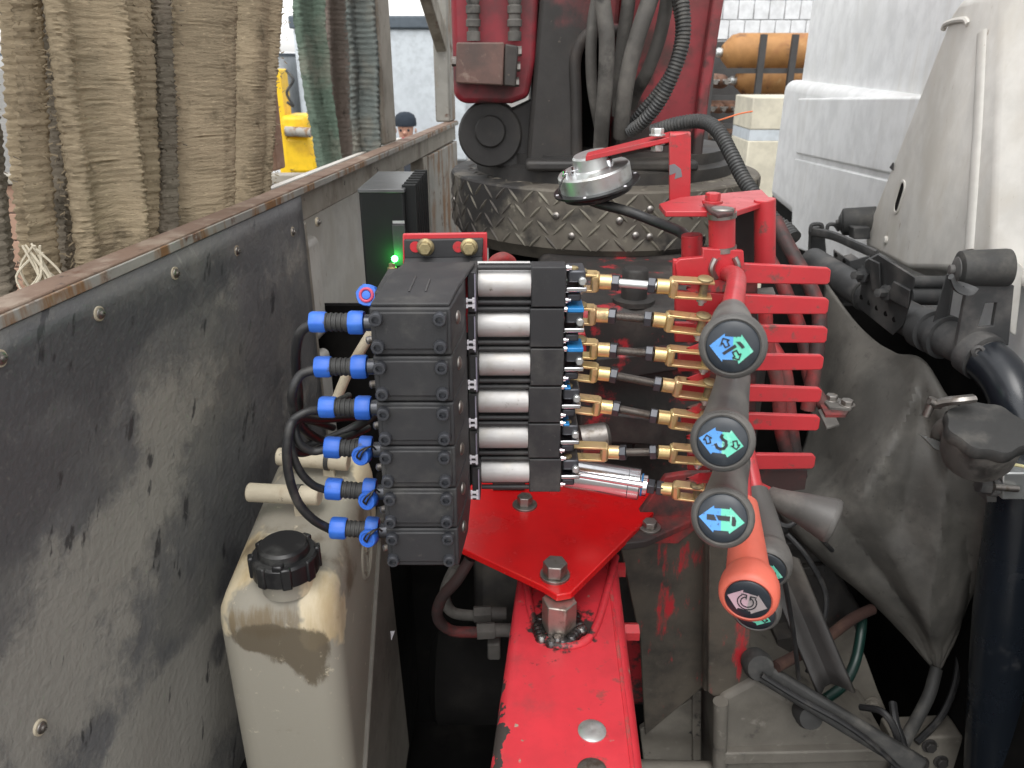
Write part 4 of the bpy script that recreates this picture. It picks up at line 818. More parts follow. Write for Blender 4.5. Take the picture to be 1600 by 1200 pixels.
obj('top_bar', MB().cyl((-.0345, .757, ZTOP - .006), (.018, .757, ZTOP - .006), .0050, n=22), m_alu, ac)
obj('bellows_root', MB().bx(-.043, .05, .775, .80, 1.70, ZTOP - .02), m_void, ac)
# bracket behind the block
YB_ = .79
br = thing('slotted_bracket', 'red angle bracket with black slotted clamp and two tarnished bolts', 'bracket', U(695, 430, YB_))
obj('red_back_plate', pp([(629, 366), (761, 364), (762, 520), (631, 520)], YB_, .006), m_red, br, bevel=.001)
obj('slotted_clamp', pp([(631, 375), (755, 373), (754, 402), (632, 404)], YB_ - .0065, .006), m_black, br, bevel=.001)
obj('clamp_bend', MB().prism([U(632, 403, YB_ - .0065), U(754, 401, YB_ - .0065), U(752, 428, YB_ - .03), U(626, 430, YB_ - .03)], (0, .006, -.004)), m_black, br, bevel=.001)
for px in (645, 712): obj('slot_window', MB().lathe(U(px + 4, 386, YB_ - .0069), (0, -1, 0), [(.0058, -.0002), (.0056, .0004), (0, .0004)], 18), m_red, br)
for px in (665, 733):
    c = U(px, 386, YB_ - .0068); obj('flange_bolt', MB().lathe(c, (0, -1, 0), [(.0092, 0), (.0092, .0014), (.007, .0035), (.0, .0035)], 24).cyl(c + V((0, -.0034, 0)), c + V((0, -.0105, 0)), .0068, .0064, 6, ph=.5), m_oldbrass, br, bevel=.0005)
# receiver with cooling fins and lit lamp
rx = thing('radio_receiver', 'black finned receiver box with glowing green lamp behind the actuator', 'receiver', U(600, 440, 1.0))
Yr = .98
a, b = U(560, 300, Yr), U(640, 470, Yr)
zt_ = U(600, 299, Yr).z
m_rx = mat('receiver_black', (.008, .009, .009), .6, spec=.25)
obj('case', MB().bx(a.x, b.x, Yr, Yr + .16, zt_ - .20, zt_), m_rx, rx, bevel=.003)
obj('lid', MB().bx(a.x - .001, b.x + .001, Yr - .001, Yr + .161, zt_ - .002, zt_ + .003), mat('satin_grey_lid', (.085, .088, .09), .32, layers=[Ly((.05, .05, .05), 12, .5, .7)]), rx, bevel=.001)
for k in range(7):
    y = Yr + .012 + k * .0225; obj('fin', MB().bx(b.x - .004, b.x + .014, y, y + .009, zt_ - .19, zt_ + .006), m_rx, rx, bevel=.001)
obj('label_strip', MB().bx(b.x - .016, b.x - .001, Yr - .0016, Yr - .0002, zt_ - .040, zt_ - .0365), m_zinc, rx)
obj('side_step', MB().bx(b.x - .017, b.x - .0005, Yr - .003, Yr - .0002, zt_ - .095, zt_ - .041), m_black, rx, bevel=.001)
lp = U(617, 404, Yr - .004); led = obj('green_lamp', MB().lathe(lp, (0, -1, 0), [(.0042, 0), (.0042, .002), (.0032, .0045), (0, .0055)], 16), emit('green_led', (.05, 1.0, .10), 14), rx)
ld = bpy.data.lights.new('green_lamp_light', 'POINT'); ld.energy = .030; ld.specular_factor = .1; ld.color = (.05, 1, .12); ld.shadow_soft_size = .004
lo_ = bpy.data.objects.new('green_lamp_light', ld); scene.collection.objects.link(lo_); lo_.parent = rx; lo_.location = lp + V((0, -.012, 0)) - WL[rx.name]
gl = U(613, 418, .80); obj('lamp_nut', MB().lathe(U(613, 424, Yr - .03), (0, 0, 1), [(.006, 0), (.006, .005), (.004, .006), (.004, .010), (0, .011)], 14), m_oldbrass, rx)
# ------------------------------------------------------------------ blue connectors and their cables
CG = 'blue plug connectors on the actuator'
names = ['topmost blue plug connector', 'second blue plug connector from the top', 'third blue plug connector from the top', 'fourth blue plug connector with dangling blue dust cap', 'fifth blue plug connector with dangling dust cap', 'lowest blue plug connector with dangling dust cap']
rings = [((497, 503), (557, 504)), ((505, 573), (562, 573)), ((512, 636), (568, 637)), ((520, 699), (572, 702)), ((522, 764), (578, 768)), ((529, 825), (582, 828))]
for i, ((lx, ly), (rx_, ry)) in enumerate(rings):
    Y = .668; A, B = U(lx, ly, Y), U(rx_, ry, Y); ax = (B - A).normalized(); s_ = SC(ly, Y)
    root = thing('plug_connector', names[i] + ' beside the black sections', 'connector', B, CG)
    def knurl(c, r, w, nm='coupling_ring'):
        mb = MB(); n = 36; vv = []; prf = [(.62, -.5), (.92, -.48), (1, -.36), (1, .36), (.93, .5), (.62, .5)]
        u = ax.orthogonal().normalized(); v = ax.cross(u); ff = []
        for j, (q, h) in enumerate(prf):
            for k in range(n):
                a = 2 * math.pi * k / n; f = 1.0 if (k // 2) % 3 else 1.05
                vv.append(c + ax * h * w + (u * math.cos(a) + v * math.sin(a)) * r * q * f)
        for j in range(len(prf) - 1):
            for k in range(n): k2 = (k + 1) % n; ff.append((j * n + k, j * n + k2, (j + 1) * n + k2, (j + 1) * n + k))
        ff += [tuple(range(n)), tuple(range((len(prf) - 1) * n, len(prf) * n))]
        return obj(nm, mb.add(vv, ff), m_blue, root)
    knurl(A, 16.5 * s_, 25 * s_)
    sh = [(.0088, 0)] + sum([[(.0088, h), (.0080, h + .0005), (.0080, h + .0022), (.0088, h + .0027)] for h in [.004 + .0045 * q for q in range(5)]], []) + [(.0088, (B - A).length)]
    obj('shell', MB().lathe(A, ax, sh, 22), m_rubber, root)
    if i < 3: knurl(B, 18.5 * s_, 24 * s_)
    else:
        knurl(B + V((0, 0, .004)), 15 * s_, 20 * s_)
        cc_ = U(*[(563, 713), (573, 783), (574, 842)][i - 3], Y - .016); n_ = V((-.25, -1, .25)).normalized()
        obj('dust_cap', MB().lathe(cc_, n_, [(.0085, -.009), (.0092, -.008), (.0092, 0), (.0085, .0012), (.0066, .0013), (.0062, .0004), (0, .0004)], 28), m_blue, root)
        obj('retaining_loop', MB().sweep(crv([cc_ + n_ * .002 + V((0, 0, -.003)), cc_ + n_ * .003 + V((.002, 0, .001)), cc_ + n_ * .003 + V((.0055, .0, .007)), B + V((.008, -.013, .010)), B + V((.011, -.008, .004))], 8), .0010, 6).sweep(crv([cc_ + n_ * .002 + V((0, 0, -.003)), cc_ + n_ * .003 + V((-.002, 0, .001)), cc_ + n_ * .003 + V((.003, .0, .008)), B + V((.008, -.013, .010))], 8), .0010, 6), m_cable, root)
    obj('socket', MB().cyl(B + ax * .008, V((XF0 - .0005, B.y, B.z)) + ax * .0, .0078, n=18), m_darknut, root)
    obj('spare_stud', MB().lathe(U(rx_ + 24, ry + 27, .64), (-1, -.5, 0), [(.0035, -.006), (.0035, .004), (.0022, .005), (0, .005)], 12), m_steel, root)
rp = thing('sealing_plug', 'blue and faded red round sealing plug beside the black corner block', 'plug', U(573, 470, .665))
c = U(573, 461, .665); n_ = V((-.1, -1, .35)).normalized()
mb = MB(); n = 30; u = n_.orthogonal().normalized(); v = n_.cross(u); vv = []; ff = []
for j, (q, h) in enumerate(((.9, -.008), (1, -.007), (1, 0), (.94, .001), (.0, .001))):
    for k in range(n):
        a = 2 * math.pi * k / n; vv.append(c + n_ * h + (u * math.cos(a) + v * math.sin(a)) * .0098 * q * (1 if k % 5 else 1.07))
for j in range(4):
    for k in range(n): k2 = (k + 1) % n; ff.append((j * n + k, j * n + k2, (j + 1) * n + k2, (j + 1) * n + k))
obj('rim', mb.add(vv, ff), m_blue, rp); obj('seal_ring', MB().torus(c + n_ * .0012, n_, .0056, .0014, 28, 8), m_pinkring, rp); obj('hub', MB().lathe(c + n_ * .001, n_, [(.0042, 0), (.0038, .0012), (0, .0016)], 18), m_blue, rp)
obj('stem', MB().cyl(c - n_ * .007, V((XF0 - .004, .675, ZTOP - .012)), .005, n=12), m_darknut, rp)
KG = 'black control cables looping from the blue connectors'
cabs = [[(486, 507, .668), (468, 522, .67), (462, 560, .68), (466, 610, .70), (472, 660, .74), (500, 692, .80), (560, 690, .86)],
        [(492, 578, .668), (470, 586, .665), (457, 612, .66), (460, 645, .67), (480, 675, .70), (520, 690, .76), (575, 668, .82)],
        [(500, 640, .668), (475, 645, .66), (453, 662, .655), (450, 690, .66), (468, 708, .68), (500, 700, .74), (560, 672, .82)],
        [(508, 702, .668), (488, 705, .665), (468, 692, .66), (462, 668, .665), (475, 648, .69), (500, 640, .73), (545, 618, .80)],
        [(510, 766, .668), (488, 757, .66), (468, 735, .655), (455, 700, .655), (455, 668, .665), (470, 655, .70), (520, 668, .78)],
        [(516, 827, .668), (490, 812, .655), (466, 785, .65), (451, 740, .645), (449, 690, .645), (462, 655, .66), (500, 655, .72), (570, 650, .80)]]
cl = ['from the topmost blue connector', 'from the second blue connector', 'from the third blue connector', 'from the fourth blue connector', 'from the fifth blue connector', 'from the lowest blue connector']
for i, q in enumerate(cabs): hose('control_cable', 'black sheathed cable looping ' + cl[i], q, .0046 if i in (0, 1, 5) else .0040, m_cable, KG, 'cable', 10)
hose('control_cable', 'black cable bundle running behind the third connector', [(470, 700, .76), (505, 690, .78), (545, 672, .80), (575, 655, .80), (590, 640, .78)], .0055, m_cable, KG, 'cable')
hose('hydraulic_pipe', 'slim beige pipe leaning behind the upper blue connectors', [(520, 640, .93), (540, 590, .93), (565, 545, .93), (590, 505, .93)], .007, m_beigepipe, None, 'pipe')
# ================================================================== LINK RODS
LG = 'yellow clevis link rods'
def fork(root, P, Q, m, w=.0115, th=.0027, pin=True, body=.012):
    """clevis: round boss at P growing to a square fork that ends at Q"""
    d = (Q - P); L = d.length; d.normalize(); up = V((0, -.18, 1)); up = (up - d * up.dot(d)).normalized(); sd = d.cross(up)
    Mx = Matrix((d, sd, up)).transposed(); f = obj('clevis', MB().cyl(P, P + d * body, .0078, n=20), m, root)
    q = MB(); b0 = P + d * (body + .0045); q.box(b0, (.009, w * 1.15, .0200), Mx); obj('clevis_root', q, m, root, bevel=.0026, seg=2)
    for s in (-1, 1):
        c = P + d * ((body + .004 + L) / 2) + up * s * (.0100 - th / 2); q = MB(); q.box(c, (L - body - .002, w * 1.1, th), Mx); obj('clevis_cheek', q, m, root, bevel=.0006)
    if pin:
        c = Q - d * .008; obj('clevis_pin', MB().lathe(c + up * .0099, up, [(.0042, -.021), (.0042, 0), (.0078, .0002), (.0078, .0018), (.0068, .0026), (0, .0028)], 20), m_oldbrass, root)
        obj('split_clip', MB().lathe(c - up * .0100, -up, [(.0052, 0), (.0052, .004), (.003, .005), (.003, .008), (0, .008)], 12), m_zinc, root)
    return f
# left end, left nut, right nut, right end (sight lines)
rods = [((893, 438), (955, 441), (1026, 447), (1112, 452)), ((893, 490), (950, 493), (1020, 499), (1108, 509)), ((893, 543), (952, 547), (1022, 553), (1115, 562)),
        ((893, 578), (952, 585), (1034, 601), (1118, 612)), ((898, 630), (956, 637), (1028, 651), (1112, 662)), ((893, 704), (967, 707), (1028, 706), (1105, 712))]
rl = ['topmost', 'second from the top', 'third from the top', 'fourth from the top', 'fifth from the top', 'sixth from the top, just above the silver cylinder']
Yl = .772
def stud(root, A, B, r=.0046, thr=True):
    d = (B - A); L = d.length; d.normalize(); n = int(L / .0007); pr = []
    for k in range(n + 1): pr.append((r if (k % 2 or not thr) else r * .86, L * k / n))
    return obj('threaded_rod', MB().lathe(A, d, pr, 14), m_zinc if not thr else m_steel, root)
for i, (l, a, b, r) in enumerate(rods):
    Ya, Yb2 = Yl, .752
    Lp, A, B, Rp = U(*l, Ya), U(*a, Ya - .004), U(*b, Yb2 + .004), U(*r, Yb2)
    root = thing('clevis_link_rod', 'yellow clevis link rod, ' + rl[i], 'link rod', A, LG)
    fork(root, A, Lp, m_brass, pin=(i < 3)); fork(root, B, Rp, m_brass)
    d = (B - A).normalized(); stud(root, A, B, thr=i > 0)
    obj('lock_nut', MB().cyl(A + d * .001, A + d * .0085, .0088, n=6, ph=.4), m_darknut, root, bevel=.0006); obj('lock_nut', MB().cyl(B - d * .0085, B - d * .001, .0088, n=6, ph=.2), m_darknut, root, bevel=.0006)
root = thing('clevis_link_rod', 'lowest link rod with polished silver cylinder above the red plate', 'link rod', U(900, 745, .80), LG)
A, B, C_, D_ = U(885, 738, .80), U(1000, 757, .78), U(1034, 763, .77), U(1100, 771, .755)
d = (B - A).normalized()
obj('polished_cylinder', MB().lathe(A, d, [(.0175, 0), (.0185, .001), (.0185, (B - A).length - .014), (.0178, (B - A).length - .0135), (.0185, (B - A).length - .013), (.0185, (B - A).length - .001), (.017, (B - A).length), (.0125, (B - A).length), (.0125, (B - A).length + .008), (0, (B - A).length + .008)], 40), m_chrome, root)
obj('tie_bar', MB().cyl(A + V((0, -.018, .010)), B + V((0, -.018, .010)), .004, n=12), m_chrome, root)
obj('blue_band', MB().lathe(B, d, [(.0128, .001), (.0135, .0012), (.0135, .003), (.0128, .0032)], 30), m_blueclip, root)
for t in (.35, .75): c = B.lerp(C_, t); obj('lock_nut', MB().cyl(c, c + d * .008, .0095, n=6), m_darknut, root, bevel=.0006)
stud(root, B, C_); fork(root, C_, D_, m_brass)
# ================================================================== LEVER STACK
fr = thing('lever_frame', 'red welded lever frame with post tubes and pivot plates', 'lever frame', U(1130, 740, .80))
YL = .785
obj('pivot_shaft', MB().cyl(U(1128, 325, YL + .01), U(1128, 400, YL + .01), .0135, n=24), m_red, fr)
obj('shaft_collar', MB().cyl(U(1128, 332, YL + .01), U(1128, 340, YL + .01), .0150, n=24), m_steel, fr); obj('shaft_collar', MB().cyl(U(1128, 384, YL + .01), U(1128, 392, YL + .01), .0150, n=24), m_steel, fr)
obj('lower_shaft', MB().cyl(U(1128, 400, YL + .02), U(1128, 800, YL + .02), .010, n=18), m_redgrime, fr)
obj('post_tube', MB().cyl(U(1081, 366, .84), U(1081, 420, .84), .0115, n=22), m_red, fr, bevel=.001)
obj('post_tube', MB().cyl(U(1195, 311, .86), U(1195, 430, .86), .0118, n=22), m_red, fr, bevel=.001)
zt_ = U(1110, 318, .85).z
tp_ = [(1030, 318), (1062, 308), (1190, 296), (1206, 312), (1150, 330), (1040, 330)]
obj('top_plate', MB().prism([UZ(x, y, zt_) for x, y in tp_], (0, 0, -.006)), m_red, fr, bevel=.001)
obj('back_plate', pp([(1140, 332), (1190, 318), (1190, 430), (1140, 430)], .90, .006), m_redgrime, fr)
ear = [(1098, 316), (1118, 322), (1142, 326), (1146, 334), (1122, 338), (1108, 330)]
zE = zt_ + .0045
obj('pin_keeper', MB().prism([UZ(x, y - 2, zE) for x, y in ear], (0, 0, -.0035)), m_redgrime, fr, bevel=.0008)
hexbolt('keeper_bolt', fr, UZ(1113, 316, zE), (0, 0, 1), .0085, .008, m_red, .011, .002)
obj('pin_head', MB().lathe(UZ(1129, 328, zE), (0, 0, 1), [(.0118, -.003), (.0118, .001), (.0108, .0022), (0, .0022)], 26), m_steel, fr)
obj('head_bracket', pp([(1098, 388), (1162, 392), (1164, 428), (1118, 446), (1060, 446), (1055, 412), (1062, 405), (1098, 402)], YL - .004, .008), m_red, fr, bevel=.001)
obj('weld_seam', MB().sweep(crv([U(1118, 404, YL - .005), U(1112, 420, YL - .006), U(1118, 436, YL - .006)], 6), .0035, 8).sweep(crv([U(1148, 402, YL - .005), U(1153, 415, YL - .006), U(1150, 430, YL - .005)], 6), .003, 8), m_steel, fr)
bars = [(1052, 423, 1299, 432, 37, 26), (1055, 472, 1296, 479, 36, 25), (1055, 519, 1294, 524, 32, 25), (1060, 566, 1288, 567, 30, 23), (1062, 612, 1285, 618, 30, 22), (1065, 656, 1282, 662, 29, 23), (1075, 722, 1275, 722, 27, 22)]
# spacer plates between the bars, dark pipes behind
for k in range(6):
    ya, yb = bars[k][1] + 14, bars[k + 1][1] - 14
    obj('spacer', pp([(1150, ya), (1180, ya), (1180, yb), (1150, yb)], YL + .012, .02), m_redgrime, fr)
obj('side_stay', pp([(1170, 735), (1262, 735), (1258, 765), (1170, 775)], YL + .006, .012), m_redgrime, fr, bevel=.001)
obj('side_stay', pp([(1168, 420), (1184, 420), (1180, 740), (1166, 740)], YL + .035, .01), m_redgrime, fr)
obj('top_strap', MB().prism([UZ(x, y, U(1200, 455, .84).z) for x, y in ((1150, 452), (1208, 448), (1212, 458), (1205, 464), (1150, 464))], (0, 0, -.006)), m_hose, fr, bevel=.001)
obj('frame_base', pp([(1040, 745), (1110, 735), (1120, 800), (1060, 850), (985, 850), (1000, 800)], .97, .012), m_redgrime, fr, bevel=.002)
obj('frame_foot', MB().prism([UZ(x, y, 1.475) for x, y in ((985, 800), (1100, 770), (1110, 800), (1010, 845), (968, 850))], (0, 0, -.012)), m_redgrime, fr, bevel=.002)
hexbolt('foot_bolt', fr, UZ(1015, 825, 1.475), (0, 0, 1), .011, .009, m_steel, .016, .003)
def icon(disc, c, n, rr, ry, polys, glyphs, rot=0):
    u = V((1, 0, 0)); u = (u - n * u.dot(n)).normalized(); v = n.cross(u)
    def P(x, y, h): return c + u * x * rr + v * y * ry + n * h
    for poly, m in polys: obj('arrow_half', MB().prism([P(x, y, .0006) for x, y in poly], n * .0005), m, disc)
    for q, m in glyphs:
        mb = MB()
        for poly in q: mb.prism([P(x, y, .00105) for x, y in poly], n * .0004)
        obj('symbol', mb, m, disc)
def ribbon(pts, w):
    out = []
    for (x0, y0), (x1, y1) in zip(pts, pts[1:]):
        L = math.hypot(x1 - x0, y1 - y0) or 1; nx, ny = -(y1 - y0) / L * w / 2, (x1 - x0) / L * w / 2; ex, ey = (x1 - x0) / L * w * .2, (y1 - y0) / L * w * .2
        out.append([(x0 + nx - ex, y0 + ny - ey), (x0 - nx - ex, y0 - ny - ey), (x1 - nx + ex, y1 - ny + ey), (x1 + nx + ex, y1 + ny + ey)])
    return out
def arrowring(cx, cy, s, ang):               # small outlined arrow
    base = [(0, .5), (.45, .05), (.22, .05), (.22, -.45), (-.22, -.45), (-.22, .05), (-.45, .05), (0, .5)]; ca, sa = math.cos(ang), math.sin(ang)
    return ribbon([(cx + s * (x * ca - y * sa), cy + s * (x * sa + y * ca)) for x, y in base], .055)
def nz(pts, cx, cy, rx, ry): return [((x - cx) / rx, (cy - y) / ry) for x, y in pts]
I1 = ([(nz([(240, 680), (435, 505), (440, 545), (550, 550), (550, 870), (415, 870), (415, 905)], 545, 690, 350, 360), m_iblue), (nz([(550, 550), (645, 548), (655, 515), (815, 745), (630, 925), (615, 875), (550, 870)], 545, 690, 350, 360), m_igreen)],
      [([nz([(410, 775), (575, 650), (600, 690), (435, 805)], 545, 690, 350, 360), nz([(585, 615), (640, 612), (672, 645), (705, 690), (668, 710)], 545, 690, 350, 360)] + arrowring(-.28, .16, .38, .5) + arrowring(.16, -.32, .38, math.pi + .5), m_iblack)])
hk = [(540, 600), (525, 630), (545, 660), (585, 685), (590, 735), (560, 775), (515, 785), (475, 765), (455, 720)]
I2 = ([(nz([(245, 650), (450, 510), (460, 550), (540, 565), (530, 840), (415, 830), (400, 855)], 540, 690, 315, 315), m_iblue), (nz([(540, 565), (630, 570), (650, 540), (800, 740), (600, 890), (580, 850), (530, 840)], 540, 690, 315, 315), m_igreen)],
      [(ribbon(nz(hk, 540, 690, 315, 315), .12) + arrowring(-.58, .08, .36, .25) + arrowring(.52, -.12, .36, math.pi + .2), m_iblack)])
I3 = ([(nz([(310, 710), (525, 550), (530, 590), (625, 590), (615, 905), (515, 900), (505, 930)], 640, 730, 345, 345), m_iblue), (nz([(625, 590), (745, 600), (750, 570), (945, 785), (730, 945), (720, 910), (615, 905)], 640, 730, 345, 345), m_igreen)],
      [([nz([(425, 670), (525, 678), (560, 765), (420, 750)], 640, 730, 345, 345), nz([(550, 683), (748, 700), (742, 770), (585, 757)], 640, 730, 345, 345), nz([(775, 698), (815, 710), (830, 760), (820, 835), (790, 840), (765, 825)], 640, 730, 345, 345)], m_iblack)])
arc = lambda cx, cy, r, a0, a1, n=14: [(cx + r * math.cos(R(a0 + (a1 - a0) * k / n)), cy + r * math.sin(R(a0 + (a1 - a0) * k / n)) * 1.0) for k in range(n + 1)]
I4 = ([(nz([(260, 780), (425, 690), (425, 715), (505, 718), (490, 900), (395, 895), (385, 915)], 490, 800, 255, 200), m_ipink), (nz([(505, 718), (590, 727), (595, 712), (710, 832), (545, 930), (540, 908), (490, 900)], 490, 800, 255, 200), m_igrey)],
      [(ribbon(arc(-.02, -.04, .42, 130, 400), .05) + ribbon(arc(-.02, -.04, .28, 110, 420), .05) + ribbon([(-.30, .34), (-.08, .34), (-.08, .12)], .05) + ribbon([(.34, .30), (.10, .30), (.10, .10)], .05), m_iblack)])
LVG = 'control levers of the crane valve'
def lever(name_label, k, path, rads, gm, face=None, ic=None, tilt=None, disc_r=.0180):
    x0, y0, x1, y1, h, hr = bars[k]
    root = thing('control_lever', name_label, 'lever', U(1150, (y0 + y1) / 2, YL), LVG)
    taper = 0.86
    hh0, hh1 = h / 2, hr / 2; r = 4
    poly = [(x0, y0 - hh0 * .95), (x1 - r, y1 - hh1), (x1, y1 - hh1 + r), (x1 - 2, y1 + hh1 - r), (x1 - r - 2, y1 + hh1), (x0, y0 + hh0)]
    obj('arm_bar', pp(poly, YL, .0065), m_red, root, bevel=.0012)
    # tab that takes the link rod's pin
    t0, t1 = U(1135, y0 + 22, YL - .004), U(1085, y0 + 22, YL - .02)
    obj('link_tab', MB().prism([U(1072, y0 + 24, .752), U(1092, y0 + 17, .752), U(1140, y0 + 13, YL - .001), U(1140, y0 + 27, YL - .001), U(1090, y0 + 30, .752)], (0, 0, -.004)), m_red, root, bevel=.0006)
    P = [U(*q) for q in path]
    g0 = P[0]
    a = U(1138, (y0 + y1) / 2, YL); a2 = a.lerp(g0, .35) + V((0, -.02, .012 if k == 0 else .0))
    rodp = crv([a, a2, g0, P[1]], 8); obj('lever_rod', MB().sweep(rodp, .0088, 14), m_red, root)
    body = cr([(*p, r_) for p, r_ in zip(P, rads)], 8)
    pts = [V(q[:3]) for q in body]; rr = [q[3] for q in body]
    if face is None: n_ = (P[-1] - P[-2]).normalized()
    else: n_ = face.normalized()
    # rounded nose ending square to the face
    e = pts[-1]; rl_ = rr[-1]
    mb = MB(); mb.sweep(pts, rr, 26); gp = obj('grip', mb, gm, root, sharp=70)
    if ic is not None or face is not None:
        # bulb lathe facing the reader
        R_ = rads[-1]
        obj('grip_head', MB().lathe(e, n_, [(R_ * .30, -.034), (R_ * .62, -.029), (R_ * .86, -.021), (R_ * .99, -.011), (R_ * 1.02, -.002), (R_ * .99, .004), (R_ * .93, .0072), (disc_r + .0009, .0085), (disc_r, .0075), (0, .007)], 36), gm, root, sharp=70)
        disc = obj('face_cap', MB().lathe(e + n_ * .0072, n_, [(disc_r - .0004, 0), (disc_r - .0004, .0012), (disc_r * .93, .0020), (disc_r * .5, .0022), (0, .0022)], 40), m_disc, root, sharp=60)
        if ic: icon(disc, e + n_ * (.0072 + .0020), n_, disc_r * .96, disc_r * .96, *ic)
    else:
        obj('grip_end', MB().lathe(e, n_, [(rads[-1], -.001), (rads[-1] * .985, .002), (rads[-1] * .93, .0042), (rads[-1] * .8, .0052), (0, .0056)], 30), gm, root, sharp=60)
    return root
def tocam(p, dz=0, dx=0): return ((CAM + V((dx, 0, dz))) - p).normalized()
k1 = [(1143, 492, .565), (1143, 505, .535), (1144, 530, .505), (1145, 540, .492)]
lever('grey pear grip lever with hammer-like symbol, the uppermost grip', 0, k1, [.0125, .0150, .0185, .0225], m_grip, tocam(U(1145, 540, .49), -.05), I1)
k2 = [(1146, 590, .60), (1140, 622, .555), (1131, 668, .510), (1129, 688, .490)]
lever('grey pear grip lever with hook symbol between two other grips', 1, k2, [.0140, .0150, .0180, .0225], m_grip, tocam(U(1129, 688, .49), -.06), I2)
k3 = [(1146, 722, .59), (1139, 752, .545), (1131, 790, .500), (1129, 808, .480)]
lever('grey pear grip lever with boom symbol above the orange grip', 2, k3, [.0145, .0150, .0180, .0225], m_grip, tocam(U(1129, 808, .48), -.06), I3)
k4 = [(1160, 790, .61), (1166, 840, .57), (1169, 900, .52), (1170, 927, .495)]
lever('bright orange grip lever with rotation symbol, hanging lowest', 3, k4, [.0140, .0152, .0185, .0232], m_orange, tocam(U(1170, 927, .495), -.40), I4)
k5 = [(1180, 770, .68), (1192, 812, .65), (1200, 860, .61), (1198, 882, .59)]
lever('grey grip lever with green arrow half hidden behind the orange grip', 4, k5, [.0135, .0150, .0180, .0225], m_grip, tocam(U(1198, 882, .59), -.45), I3)
k6 = [(1176, 800, .69), (1180, 860, .65), (1182, 925, .60), (1181, 950, .575)]
lever('grey grip lever almost wholly hidden under the orange grip', 5, k6, [.0135, .0150, .0180, .0225], m_grip, tocam(U(1181, 950, .575), -.50), I2)
k7 = [(1203, 775, .70), (1222, 783, .69), (1262, 798, .675), (1298, 813, .665)]
lever('plain grey tapered grip lever pointing sideways over the rubber sheet', 6, k7, [.0105, .0125, .0180, .0235], m_grip)
# hydraulic lines behind the bars
PG = 'rigid hydraulic lines behind the lever bars'
for lab, q, r in (('dusty red line leading from the post tube past the bar ends', [(1212, 345, 1.10), (1232, 385, 1.06), (1262, 440, 1.02), (1280, 490, 1.0), (1275, 560, .98), (1262, 640, .97)], .010),
               ('inner dark red line crossing behind the middle bars', [(1200, 400, 1.05), (1225, 450, 1.02), (1255, 530, 1.0), (1268, 600, .98), (1300, 650, .96)], .0095),
               ('short greasy line stub behind the lower bars', [(1205, 540, 1.0), (1225, 580, .98), (1232, 640, .97), (1240, 700, .96), (1250, 745, .96)], .0105),
               ('greasy line running down beside the spacer plates', [(1195, 470, .98), (1200, 540, .97), (1215, 600, .96), (1222, 680, .95), (1240, 735, .95)], .0095)):
    tag(obj('hydraulic_line', MB().sweep(crv([U(*p) for p in q], 8), r, 12), m_redgrime), lab, 'pipe', PG)
sw = thing('bolted_link_plate', 'small steel link plate with two bolts past the fifth bar', 'link plate', U(1310, 640, .95))
zq = U(1310, 632, .95).z
def zpoly(px, z): return [UZ(x, y, z) for x, y in px]
obj('plate', MB().prism(zpoly([(1284, 622), (1300, 617), (1334, 630), (1330, 638), (1296, 636)], zq), (0, 0, -.005)), m_hose, sw, bevel=.001)
obj('lower_tab', MB().prism(zpoly([(1278, 640), (1298, 634), (1312, 662), (1292, 668)], zq - .008), (0, 0, -.004)), m_hose, sw, bevel=.001)
obj('red_tab', MB().prism(zpoly([(1280, 628), (1330, 636), (1322, 648), (1290, 648)], zq - .004), (0, 0, -.004)), m_redgrime, sw)
for q in ((1299, 624), (1323, 632)): hexbolt('bolt_head', sw, UZ(*q, zq), (0, 0, 1), .0085, .006, m_steel, .011, .001)
# ================================================================== HORN
hn = thing('electric_horn', 'round zinc horn with black flange under the red arm', 'horn', U(930, 300, 1.0))
hc = U(932, 290, 1.0); ax = V((-.12, -.28, 1)).normalized(); ax = V((-.25, -.10, 1)).normalized(); s_ = SC(280, 1.0)
obj('flange', MB().lathe(hc, ax, [(.046, -.006), (.050, -.002), (.0555, -.001), (.0555, .0015), (.048, .002), (0, .002)], 48), m_blackgloss, hn, sharp=25)
obj('bell', MB().lathe(hc, -ax, [(.046, 0), (.044, .010), (.030, .015), (0, .016)], 40), m_blackgloss, hn)
obj('body', MB().lathe(hc + ax * .003, ax, [(.0460, -.001), (.0462, .017), (.0445, .0195), (.027, .0205), (.0255, .022), (.0235, .036), (.0215, .0385), (0, .039)], 48), m_zinc, hn, sharp=24)
for q in ((884, 275), (897, 270)): obj('terminal', MB().lathe(U(*q, .985), ax, [(.0045, -.008), (.0045, .003), (.003, .004), (.003, .007), (0, .007)], 12), m_chrome, hn)
obj('terminal_plate', MB().box(U(893, 281, .985), (.022, .012, .003)), m_oldbrass, hn)
obj('adjuster_screw', MB().lathe(U(952, 262, .985), ax, [(.0055, -.008), (.0055, .010), (.004, .012), (0, .012)], 12), m_chrome, hn)
for k in range(6):
    a = k * 1.05 + .4; u_ = ax.orthogonal().normalized(); v_ = ax.cross(u_)
    obj('rivet', MB().lathe(hc + (u_ * math.cos(a) + v_ * math.sin(a)) * .0515 + ax * .0015, ax, [(.0022, 0), (.0018, .0010), (0, .0012)], 10), m_white, hn)
obj('terminal_wire', MB().sweep(crv([U(884, 272, .98), U(877, 285, .975), U(873, 300, .975), U(878, 308, .98)], 6), .0010, 6), m_cable, hn)
ha = thing('horn_bracket', 'red bent flat bar bracket carrying the horn over the lever frame', 'bracket', U(1062, 320, .90))
def strip(cl, w, th, m, nm):           # flat bar along a path, wide in 'w' direction
    pass
Yh = .92
A0, A1, A2 = U(917, 243, .97), U(1052, 212, .95), U(1062, 214, .93)
sd = V((0, 1, 0)) * .024
aa = [A0, U(1050, 208, .95)]
